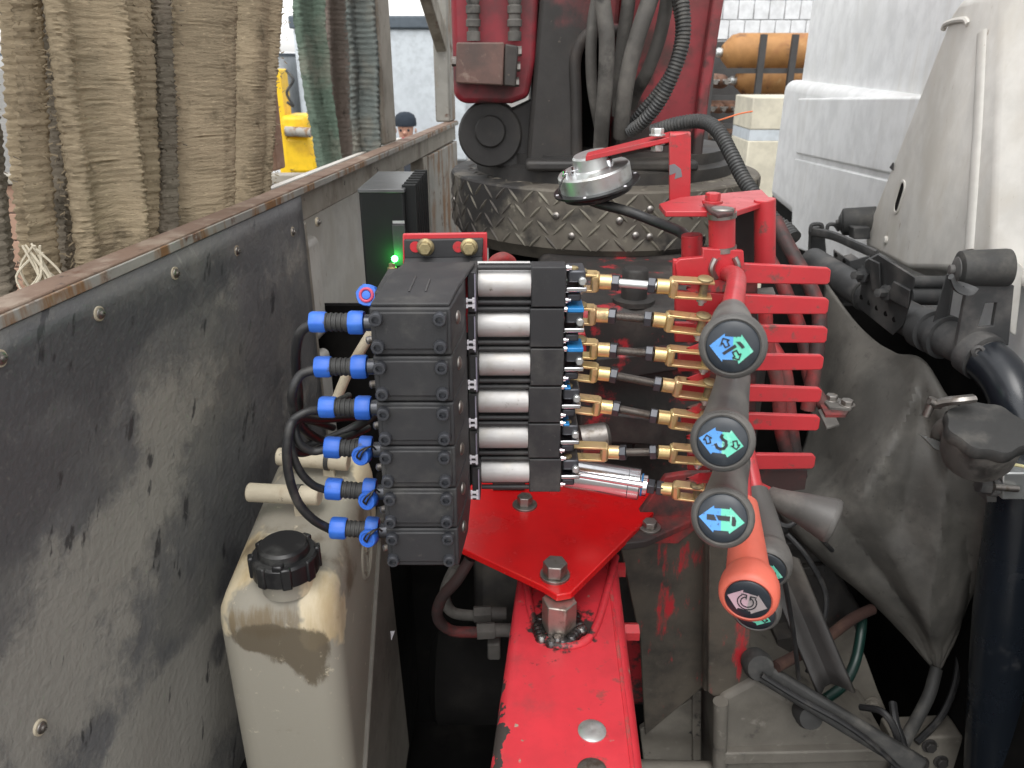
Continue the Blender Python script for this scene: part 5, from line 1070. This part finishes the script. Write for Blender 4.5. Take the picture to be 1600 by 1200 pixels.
wv = V((.004, .026, .0))
obj('arm', MB().prism([U(915, 244, .968), U(1050, 213, .946), U(1078, 210, .946), U(1078, 205, .978), U(1048, 206, .978), U(918, 238, 1.0)], (0, 0, -.0062)), m_red, ha, bevel=.0008)
obj('leaf', MB().prism([U(935, 246, .985), U(1040, 220, .962), U(1048, 226, .962), U(950, 250, .985)], (0, .02, -.002)), m_soot, ha)
obj('upright', pp([(1046, 212), (1075, 207), (1080, 214), (1079, 320), (1046, 326)], .945, .005), m_red, ha, bevel=.001)
obj('bend', MB().cyl(U(1046, 213, .9495), U(1078, 212, .9495), .0045, n=14), m_red, ha)
obj('foot', MB().prism([U(1044, 326, .935), U(1080, 320, .935), U(1080, 322, .96), U(1046, 328, .96)], (0, 0, -.005)), m_red, ha)
obj('scuff', pp([(1046, 258), (1054, 256), (1064, 264), (1066, 276), (1054, 280), (1056, 270), (1046, 274)], .9446, .0006), mat('bare_grey_primer', (.16, .16, .17), .7), ha)
hexbolt('bolt_head', ha, U(1027, 211, .957), (0, 0, 1), .0078, .007, m_zinc, .0095, .001)
hexbolt('nut', ha, U(1027, 224, .962), (0, 0, -1), .0078, .008, m_zinc, .0095, .001)
obj('hanger_stud', MB().cyl(U(932, 252, .985), U(936, 240, .985), .004, n=10), m_steel, ha)
hose('horn_cable', 'taped black cable running from the horn down to the post tube', [(905, 306, 1.0), (935, 318, .985), (980, 330, .96), (1020, 345, .94), (1062, 362, .90), (1075, 372, .88), (1100, 378, .87)], .0065, m_cable, None, 'cable', 10)
hose('hydraulic_hose', 'small bent red hose end peeping above the bracket', [(768, 425, .86), (772, 410, .86), (786, 403, .86), (798, 410, .87), (802, 425, .89)], .007, m_redgrime, None, 'hose')
# ================================================================== CAB SIDE: rubber sheet, stay pipe, mounts, filler
G = [[(1290, 440, 1.42), (1345, 512, 1.28), (1396, 550, 1.18), (1442, 562, 1.11), (1492, 632, 1.03), (1570, 640, .99)],
     [(1278, 560, 1.36), (1335, 590, 1.22), (1398, 612, 1.14), (1446, 628, 1.09), (1500, 690, 1.02), (1580, 720, .98)],
     [(1258, 690, 1.26), (1318, 715, 1.13), (1388, 728, 1.07), (1450, 742, 1.03), (1515, 772, 1.00), (1575, 800, .98)],
     [(1215, 775, 1.16), (1296, 812, 1.07), (1378, 832, 1.03), (1450, 842, 1.01), (1512, 858, 1.0), (1542, 866, .99)],
     [(1285, 868, 1.11), (1338, 896, 1.05), (1396, 916, 1.02), (1450, 928, 1.01), (1498, 932, 1.0), (1518, 930, 1.0)],
     [(1378, 956, 1.07), (1408, 976, 1.04), (1436, 988, 1.03), (1460, 996, 1.02), (1482, 998, 1.02), (1496, 990, 1.02)],
     [(1448, 1032, 1.05), (1455, 1040, 1.04), (1460, 1045, 1.04), (1464, 1047, 1.03), (1468, 1046, 1.03), (1473, 1038, 1.03)]]
rows = [cr([tuple(U(*q)) for q in r], 9) for r in G]
cols = [cr([r[j] for r in rows], 9) for j in range(len(rows[0]))]
P = []
for i in range(len(cols[0])):
    row = []
    for j in range(len(cols)):
        p = V(cols[j][i]); a, b = i / (len(cols[0]) - 1), j / (len(cols) - 1)
        amp = math.sin(math.pi * min(1, a * 1.1)) 
        f = .016 * (abs(math.sin((b * 1.15 - a * .80) * 5.2 + .5)) ** .7 - .5) * amp + .010 * noise.noise(V((b * 3, a * 3, 2))) * amp + .003 * noise.noise(V((b * 14, a * 12, 5)))
        for (a0, b0, a1, b1, hgt, wid) in ((-.05, .66, .55, .10, .070, .20), (.05, .74, 1.0, .50, .040, .16), (.0, .22, .30, .16, .022, .25), (.30, .98, .75, .70, .022, .22), (.35, .30, .80, .62, .016, .12)):
            da, db = a1 - a0, b1 - b0; t_ = max(0, min(1, ((a - a0) * da + (b - b0) * db) / (da * da + db * db)))
            dd = math.hypot(a - a0 - da * t_, b - b0 - db * t_) / wid
            if dd < 1: f += hgt * (1 - dd) ** 1.15 * (1 - .3 * t_) * min(1, amp * 2)
        row.append(p + V((-.35, -.93, .05)) * f)
    P.append(row)
tag(obj('rubber_sheet', MB().grid(P), m_flap, solid=.004), 'big creased dusty black rubber sheet hanging to a point beside the levers', 'rubber sheet')
sp_ = thing('stay_pipe', 'thick glossy black bent pipe standing at the cab mount', 'pipe', U(1560, 1200, .92))
path = [(1270, 408, 1.56), (1340, 452, 1.36), (1420, 498, 1.19), (1470, 524, 1.10), (1520, 548, 1.04), (1560, 580, .99), (1585, 625, .95), (1592, 690, .93), (1588, 780, .925), (1574, 900, .925), (1562, 1020, .925), (1545, 1260, .925)]
PP = crv([U(*q) for q in path], 10)
k_ = 45
obj('bent_pipe', MB().sweep(PP[k_:], [.031 + .009 * min(1, max(0, (i - 20) / 30)) for i in range(len(PP) - k_)], 28), m_pipe, sp_)
obj('rear_pipe', MB().sweep(PP[:k_ + 1], .0275, 24), m_dullpipe, sp_)
def band(i, r, w, nm, m):
    t = (PP[i + 1] - PP[i - 1]).normalized(); return obj(nm, MB().lathe(PP[i] - t * w / 2, t, [(r - .004, 0), (r, .001), (r, w - .001), (r - .004, w)], 28), m, sp_)
band(26, .0335, .030, 'clamp_band', m_dullpipe); band(31, .0335, .012, 'clamp_band', m_dullpipe); band(42, .0345, .026, 'weld_collar', m_dullpipe); band(12, .030, .008, 'clamp_band', m_rubber)
t = PP[42]; obj('collar_bolt', MB().lathe(t + V((-.018, -.026, .014)), V((-.5, -.8, .3)), [(.009, -.006), (.009, .003), (.005, .005), (.003, .002), (0, .002)], 14), m_dullpipe, sp_)
mt_ = thing('cab_mount', 'black cab mount bracket with large rubber bushing over the pipe bend', 'cab mount', U(1530, 545, 1.05))
Ym = 1.03
a, b = U(1497, 421, Ym + .02), U(1576, 418, Ym + .01)
ax_ = (b - a).normalized()
obj('bushing', MB().lathe(a, ax_, [(.020, -.001), (.0255, .002), (.0255, .004), (.0262, .006), (.0262, (b - a).length - .004), (.0255, (b - a).length), (0, (b - a).length)], 36), m_rubber, mt_)
obj('end_washer', MB().lathe(a - ax_ * .0005, -ax_, [(.018, -.002), (.0175, .002), (.012, .0045), (.007, .005), (.0065, .011), (0, .012)], 28), m_dullpipe, mt_)
def plate_hole(outer, inner, Y, dep, nm):
    return obj(nm, MB().ring([U(x, y, Y) for x, y in outer], [U(x, y, Y) for x, y in inner], (0, dep, 0)), m_dullpipe, mt_, bevel=.001)
plate_hole([(1512, 446), (1585, 446), (1576, 540), (1494, 540)], [(1540, 474), (1558, 473), (1552, 510), (1528, 512)], Ym, .008, 'cheek_plate')
obj('cheek_rib', MB().prism([U(1478, 428, Ym + .06), U(1490, 428, Ym + .06), U(1476, 520, Ym + .06), U(1452, 520, Ym + .06)], (.01, .01, 0)), m_dullpipe, mt_, bevel=.002)
obj('cradle', MB().sweep(crv([U(1486, 432, Ym - .005), U(1492, 446, Ym - .008), U(1505, 452, Ym - .010), U(1512, 445, Ym - .008)], 6), .004, 8, flat=4), m_dullpipe, mt_)
obj('cross_bar', MB().cyl(U(1425, 441, 1.25), U(1475, 441, 1.25), .011, n=14).cyl(U(1420, 462, 1.25), U(1470, 462, 1.25), .016, n=14), m_dullpipe, mt_)
dk = thing('drilled_mount_plate', 'black drilled steel mounting plate with two protruding studs along the pipe', 'mount plate', U(1400, 520, 1.22))
Q = lambda x, y: U(x, y, 1.30 - (x - 1340) * .0021)
obj('drilled_plate', MB().prism([Q(1352, 408), Q(1372, 398), Q(1430, 434), Q(1424, 470), Q(1412, 508), Q(1395, 524), Q(1340, 480)], (.006, .012, 0)), m_dullpipe, dk, bevel=.001)
obj('step_plate', MB().prism([Q(1358, 402), Q(1376, 410), Q(1378, 448), Q(1392, 452), Q(1398, 438), Q(1424, 452), Q(1420, 480), Q(1400, 470), Q(1365, 450)], (-.006, -.008, 0)), m_dullpipe, dk, bevel=.001)
nrm = V((-.9, -.42, .1)).normalized()
for (x, y) in ((1352, 430), (1390, 457)):
    c = Q(x, y); c = c - nrm * .006
    obj('stud', MB().lathe(c, nrm, [(.019, -.004), (.019, .004), (.0135, .005), (.0135, .016), (.0075, .017), (.0075, .034), (0, .035)], 6), m_dullpipe, dk); 
for (x, y) in ((1347, 464), (1359, 473), (1371, 481), (1385, 490), (1398, 499)):
    obj('hole', MB().lathe(Q(x, y) - nrm * .000, nrm, [(.0045, -.003), (.0045, .0012), (0, .0010)], 12), m_void, dk)
bx_ = thing('channel_bracket', 'small black open channel bracket on the pipe', 'bracket', U(1330, 420, 1.45))
Qb = lambda x, y, o=0: U(x, y, 1.50 - (x - 1300) * .0022 + o)
obj('front_wall', MB().prism([Qb(1302, 390), Qb(1328, 408), Qb(1328, 424), Qb(1302, 404)], (.004, .006, 0)), m_dullpipe, bx_, bevel=.001)
obj('side_wall', MB().prism([Qb(1328, 408), Qb(1358, 400, .05), Qb(1358, 416, .05), Qb(1328, 424)], (.004, .006, 0)), m_dullpipe, bx_, bevel=.001)
obj('floor', MB().prism([Qb(1302, 404), Qb(1328, 424), Qb(1358, 414, .06), Qb(1330, 396, .06)], (0, 0, -.004)), m_dullpipe, bx_)
for q in ((1307, 398), (1320, 407)): obj('hole', MB().lathe(Qb(*q), nrm, [(.0045, -.004), (.0045, .0012), (0, .001)], 12), m_void, bx_)
rm = thing('rear_cab_mount', 'far black cab mount with rubber bushing and hooked latch', 'cab mount', U(1300, 410, 1.75))
a, b = U(1315, 347, 1.72), U(1368, 344, 1.70); ax_ = (b - a).normalized(); L_ = (b - a).length
obj('bushing', MB().lathe(a, ax_, [(.022, -.001), (.029, .002), (.030, .006), (.030, L_), (0, L_)], 32), m_rubber, rm); obj('end_washer', MB().lathe(a, -ax_, [(.021, -.002), (.020, .002), (.012, .006), (.006, .007), (.006, .012), (0, .012)], 24), m_dullpipe, rm)
obj('block', pp([(1334, 356), (1360, 355), (1360, 374), (1334, 374)], 1.66, .03), m_dullpipe, rm, bevel=.002)
obj('latch_arm', MB().sweep(crv([U(1266, 362, 1.80), U(1300, 368, 1.70), U(1340, 385, 1.58), U(1370, 398, 1.50)], 5), .010, 8, flat=.5), m_dullpipe, rm)
obj('latch_plate', pp([(1268, 358), (1288, 352), (1292, 400), (1302, 404), (1300, 412), (1266, 412)], 1.80, .02), m_dullpipe, rm, bevel=.002)
obj('latch_hook', MB().sweep(crv([U(1266, 362, 1.79), U(1268, 352, 1.79), U(1276, 350, 1.79), U(1284, 352, 1.79), U(1286, 364, 1.79)], 5), .0045, 8), m_dullpipe, rm)
obj('latch_hook', MB().sweep(crv([U(1292, 364, 1.74), U(1294, 352, 1.74), U(1304, 351, 1.74), U(1311, 360, 1.74)], 5), .0045, 8), m_dullpipe, rm)
ed = thing('cab_corner_trim', 'dusty white corner trim strip beside the near rubber bushing', 'trim', U(1585, 460, 1.1))
obj('strip', pp([(1577, 395), (1586, 402), (1600, 420), (1588, 525), (1578, 520)], 1.10, .02), m_fairing, ed, bevel=.002)
# cab floor lip below the fairing, rusty
obj('lower_lip', pp([(1560, 520), (1640, 560), (1640, 610), (1560, 545)], 1.16, .03), m_rustpost, cab)
# filler
fi = thing('filler_cup', 'dark plastic filler cup with scalloped lid clamped by the pipe', 'filler', U(1535, 735, .86))
fc = U(1533, 690, .86); s_ = SC(690, .86); fax = V((-.10, -.30, 1)).normalized()
obj('cup', MB().lathe(fc, fax, [(.020, -.040), (.036, -.036), (.042, -.022), (.045, .010), (.045, .014), (0, .014)], 36), m_hose, fi)
mb = MB(); n = 48; u = fax.orthogonal().normalized(); v = fax.cross(u); vv = []; ff = []
for j, (q, h) in enumerate(((.97, .010), (1, .012), (1, .023), (.95, .027), (.3, .0285))):
    for k in range(n):
        a_ = 2 * math.pi * k / n; vv.append(fc + fax * h + (u * math.cos(a_) + v * math.sin(a_)) * .047 * q * (1 + .045 * math.cos(a_ * 8)))
for j in range(4):
    for k in range(n): k2 = (k + 1) % n; ff.append((j * n + k, j * n + k2, (j + 1) * n + k2, (j + 1) * n + k))
ff.append(tuple(range(4 * n, 5 * n))); obj('lid', mb.add(vv, ff), m_rubber, fi)
obj('inlet_pipe', MB().sweep(crv([U(1508, 668, .88), U(1488, 664, .89), U(1474, 672, .91), U(1468, 690, .94)], 6), .013, 16), m_hose, fi)
obj('white_sleeve', MB().cyl(U(1492, 660, .875), U(1500, 680, .873), .0125, n=18), m_fairing, fi)
obj('hose_clamp', MB().sweep(crv([U(1462, 632, .90), U(1480, 627, .89), U(1500, 625, .88), U(1520, 623, .88)], 5), .006, 8, flat=1.6).cyl(U(1447, 650, .90), U(1458, 622, .90), .0055, n=12).cyl(U(1452, 627, .895), U(1470, 635, .895), .004, n=10), m_steel, fi)
obj('clamp_tab', MB().prism([U(1442, 682, .90), U(1468, 690, .90), U(1478, 706, .90), U(1462, 702, .90)], (0, .01, -.002)), m_zinc, fi)
pb_ = thing('pipe_clamp_block', 'bare aluminium clamp block with bolt around the upright pipe', 'clamp', U(1575, 770, .88))
obj('block', pp([(1567, 739), (1650, 739), (1650, 781), (1566, 781)], .875, .03), m_zinc, pb_, bevel=.002); obj('bolt_shank', MB().cyl(U(1553, 761, .87), U(1590, 764, .87), .0045, n=12), m_steel, pb_)
obj('bolt_nut', MB().cyl(U(1528, 758, .88), U(1546, 760, .88), .0105, n=6).cyl(U(1546, 760, .88), U(1556, 761, .88), .013, n=16), m_dullpipe, pb_, bevel=.001); obj('back_strap', pp([(1540, 740), (1556, 738), (1558, 785), (1542, 785)], .895, .03), m_dullpipe, pb_, bevel=.001)
obj('wire_loop', MB().sweep(crv([U(1565, 733, .87), U(1580, 726, .865), U(1605, 730, .865)], 6), .0022, 6), mat('pale_yellow_wire', (.6, .55, .3), .5), pb_)
# ------------------------------------------------------------------ clutter below the levers
gp_ = thing('beam_guard_plate', 'greasy brown guard plate with red scrapes beside the beam', 'guard plate', U(1050, 1110, 1.0))
obj('plate', pp([(968, 850), (1000, 820), (1105, 795), (1103, 1070), (1008, 1150), (1000, 1000)], 1.0, .006), m_greaseplate, gp_, bevel=.002)
obj('folded_edge', MB().sweep([U(1107, 800, .985), U(1104, 1075, .985)], .007, 8), m_greaseplate, gp_)
gq = thing('hanging_guard_strip', 'narrow greasy guard strip with red flaking paint under the grips', 'guard strip', U(1140, 1095, .95))
obj('strip', pp([(1108, 830), (1175, 830), (1172, 1050), (1166, 1098), (1128, 1098), (1106, 1082)], .95, .006), m_greaseplate, gq, bevel=.002)
bb = thing('battery_box', 'scuffed grey battery box below the black sloping bar', 'box', U(1250, 1220, .95))
def bxp(y0_, py_top, py_bot, px0, px1, Y, dep, nm, m, par, bev=.008):
    a = U(px0, py_top, Y); b = U(px1, py_bot, Y); return obj(nm, MB().bx(a.x, b.x, Y, Y + dep, b.z, a.z), m, par, bevel=bev, seg=3)
obj('case', pp([(1125, 1092), (1180, 1062), (1400, 1180), (1400, 1330), (1125, 1330)], .94, .28), m_boxgrey, bb, bevel=.010, seg=3)
obj('lid_edge', pp([(1118, 1178), (1398, 1172), (1398, 1190), (1118, 1196)], .925, .02), m_boxgrey, bb, bevel=.003)
obj('corner_post', MB().cyl(U(1126, 1096, .935), U(1122, 1330, .935), .012, n=14), m_boxgrey, bb)
b2_ = thing('side_locker', 'dusty grey locker panel between the beam and the battery box', 'locker', U(1060, 1190, 1.03))
obj('panel', pp([(1000, 1140), (1096, 1085), (1096, 1188), (1006, 1192)], 1.03, .012), m_chassis, b2_, bevel=.002); obj('stile', pp([(1082, 1085), (1096, 1080), (1096, 1188), (1082, 1190)], 1.022, .008), m_chassis, b2_, bevel=.002)
obj('bottom_rail', MB().cyl(U(1000, 1200, .95), U(1112, 1203, .95), .014, n=14), m_chassis, b2_)
db = thing('sloping_bar', 'scraped black bar sloping down across the battery box', 'bar', U(1300, 1120, .88))
A, B = U(1176, 1040, .93), U(1440, 1200, .84)
d = (B - A).normalized(); s1 = d.cross(V((0, -1, .3))).normalized(); s2 = d.cross(s1)
obj('bar', MB().prism([A + s1 * .016 + s2 * .010, A - s1 * .016 + s2 * .010, A - s1 * .016 - s2 * .010, A + s1 * .016 - s2 * .010], B - A), m_rubber, db, bevel=.006, seg=3)
obj('knuckle', MB().lathe(U(1264, 1118, .90), (0, -1, .4), [(0, -.02), (.020, -.02), (.022, 0), (.018, .010), (0, .012)], 20), m_rubber, db)
obj('knuckle', MB().lathe(U(1185, 1040, .925), (0, -1, .4), [(0, -.02), (.022, -.02), (.024, 0), (.02, .012), (0, .014)], 20), m_rubber, db)
hose('rust_rod', 'rusty brown rod leaning across under the rubber sheet', [(1212, 1042, .92), (1280, 1005, .98), (1330, 968, 1.02), (1362, 952, 1.05)], .0095, mat('shaded_rusty_rod', (.032, .012, .008), .85, layers=[Ly((.06, .03, .02), 20, .5, .7)], bump=(120, .3)), None, 'rod')  # rust colour darkened to stand in for shade under sheet and cab
hose('green_hose', 'shade-darkened green hose curving behind the sloping bar', [(1290, 1092, .95), (1318, 1070, .97), (1336, 1035, 1.0), (1345, 990, 1.03), (1347, 960, 1.06)], .0085, mat('shaded_green_rubber', (.003, .022, .017), .4, layers=[Ly((.02, .03, .028), 12, .45, .7)]), None, 'hose')  # green lowered to carry the shade of this corner in the colour
hose('grey_hose', 'grey hose running from the point of the rubber sheet', [(1463, 1045, 1.03), (1452, 1085, 1.0), (1432, 1125, .97), (1412, 1162, .94), (1395, 1215, .92)], .0105, m_rubber, None, 'hose')
hose('thin_cable', 'thin black cable falling behind the orange grip', [(1222, 890, .80), (1230, 930, .82), (1240, 990, .84), (1248, 1060, .86)], .0032, m_cable, None, 'cable', 8)
bk = thing('air_dryer_block', 'dark box shaped unit in the shade below the sideways grip', 'unit', U(1270, 960, 1.15))
obj('body', pp([(1205, 830), (1262, 815), (1350, 960), (1340, 1000), (1215, 1010)], 1.12, .12), m_soot, bk, bevel=.008); obj('rib', pp([(1225, 850), (1262, 846), (1262, 858), (1225, 862)], 1.105, .014), m_soot, bk, bevel=.002); obj('rib', pp([(1235, 890), (1290, 884), (1290, 896), (1235, 902)], 1.105, .014), m_soot, bk, bevel=.002)
obj('mount_leg', pp([(1215, 1000), (1250, 995), (1262, 1110), (1215, 1110)], 1.08, .05), m_soot, bk)
gs = thing('gusset_plate', 'dusty grey gusset plate with bolts behind the sloping bar', 'gusset', U(1340, 1110, 1.1))
obj('plate', pp([(1275, 1010), (1330, 965), (1372, 1080), (1385, 1110), (1300, 1105)], 1.08, .012), m_chassis, gs, bevel=.002)
for q in ((1362, 1100), (1318, 1098)): hexbolt('bolt_head', gs, U(*q, 1.075), (0, -1, .1), .012, .008, m_chassis, .015, .002)
fl = thing('chassis_flange', 'dusty chassis flange with bolts at the foot of the black pipe', 'flange', U(1450, 1200, .98))
obj('plate', pp([(1395, 1155), (1505, 1150), (1510, 1240), (1380, 1240)], 1.0, .05), m_chassis, fl, bevel=.004)
for q in ((1452, 1165), (1470, 1190), (1440, 1192)): hexbolt('bolt_head', fl, U(*q, .998), (0, -1, .2), .010, .007, m_soot, .013, .002)
hose('loom_cable', 'black wiring loom dropping beside the chassis flange', [(1395, 1098, .95), (1400, 1130, .92), (1412, 1165, .90), (1425, 1230, .88)], .0065, m_cable, None, 'cable', 8)
hose('loom_cable', 'second black cable crossing in front of the battery box end', [(1345, 1105, .93), (1378, 1112, .90), (1398, 1140, .88), (1402, 1175, .87), (1380, 1230, .86)], .0055, m_cable, None, 'cable', 8)
hose('loom_cable', 'thin cable tied along the sloping black bar', [(1190, 1055, .905), (1250, 1092, .885), (1310, 1125, .865), (1360, 1160, .85), (1420, 1215, .835)], .0045, m_cable, None, 'cable', 8)
ru = thing('rubber_trim', 'bent dark rubber trim strip hanging behind the orange grip', 'trim', U(1245, 1090, 1.0))
obj('strip', MB().grid([[p + V((0, .02 * math.sin(j * .9), 0)) for j, p in enumerate(r_)] for r_ in [[U(1192 + 11 * t + k * 13, 880 + 26 * t - k * 3, 1.0 - .012 * t) for k in range(5)] for t in range(9)]]), m_soot, ru, solid=.005)
hose('loom_cable', 'black cable sagging between the dark unit and the gusset plate', [(1230, 835, 1.05), (1262, 872, 1.02), (1290, 930, 1.0), (1282, 990, .98), (1262, 1050, .97)], .0045, m_cable, None, 'cable', 8)
hose('loom_cable', 'black cable rising behind the grey hose under the rubber sheet', [(1500, 1010, 1.10), (1492, 1070, 1.05), (1470, 1120, 1.02), (1432, 1160, .99)], .006, m_cable, None, 'cable', 8)
hose('loom_cable', 'slack black cable curling below the sideways grip', [(1205, 812, .95), (1230, 822, .94), (1252, 812, .95), (1268, 826, .97), (1300, 860, 1.0)], .0038, m_cable, None, 'cable', 8)
tg = thing('paper_tag', 'small white paper tag caught beside the tank', 'tag', U(607, 1000, .98))
obj('tag', pp([(600, 1000), (606, 987), (617, 986), (611, 1002), (600, 1012)], .98, .0006), m_white, tg)
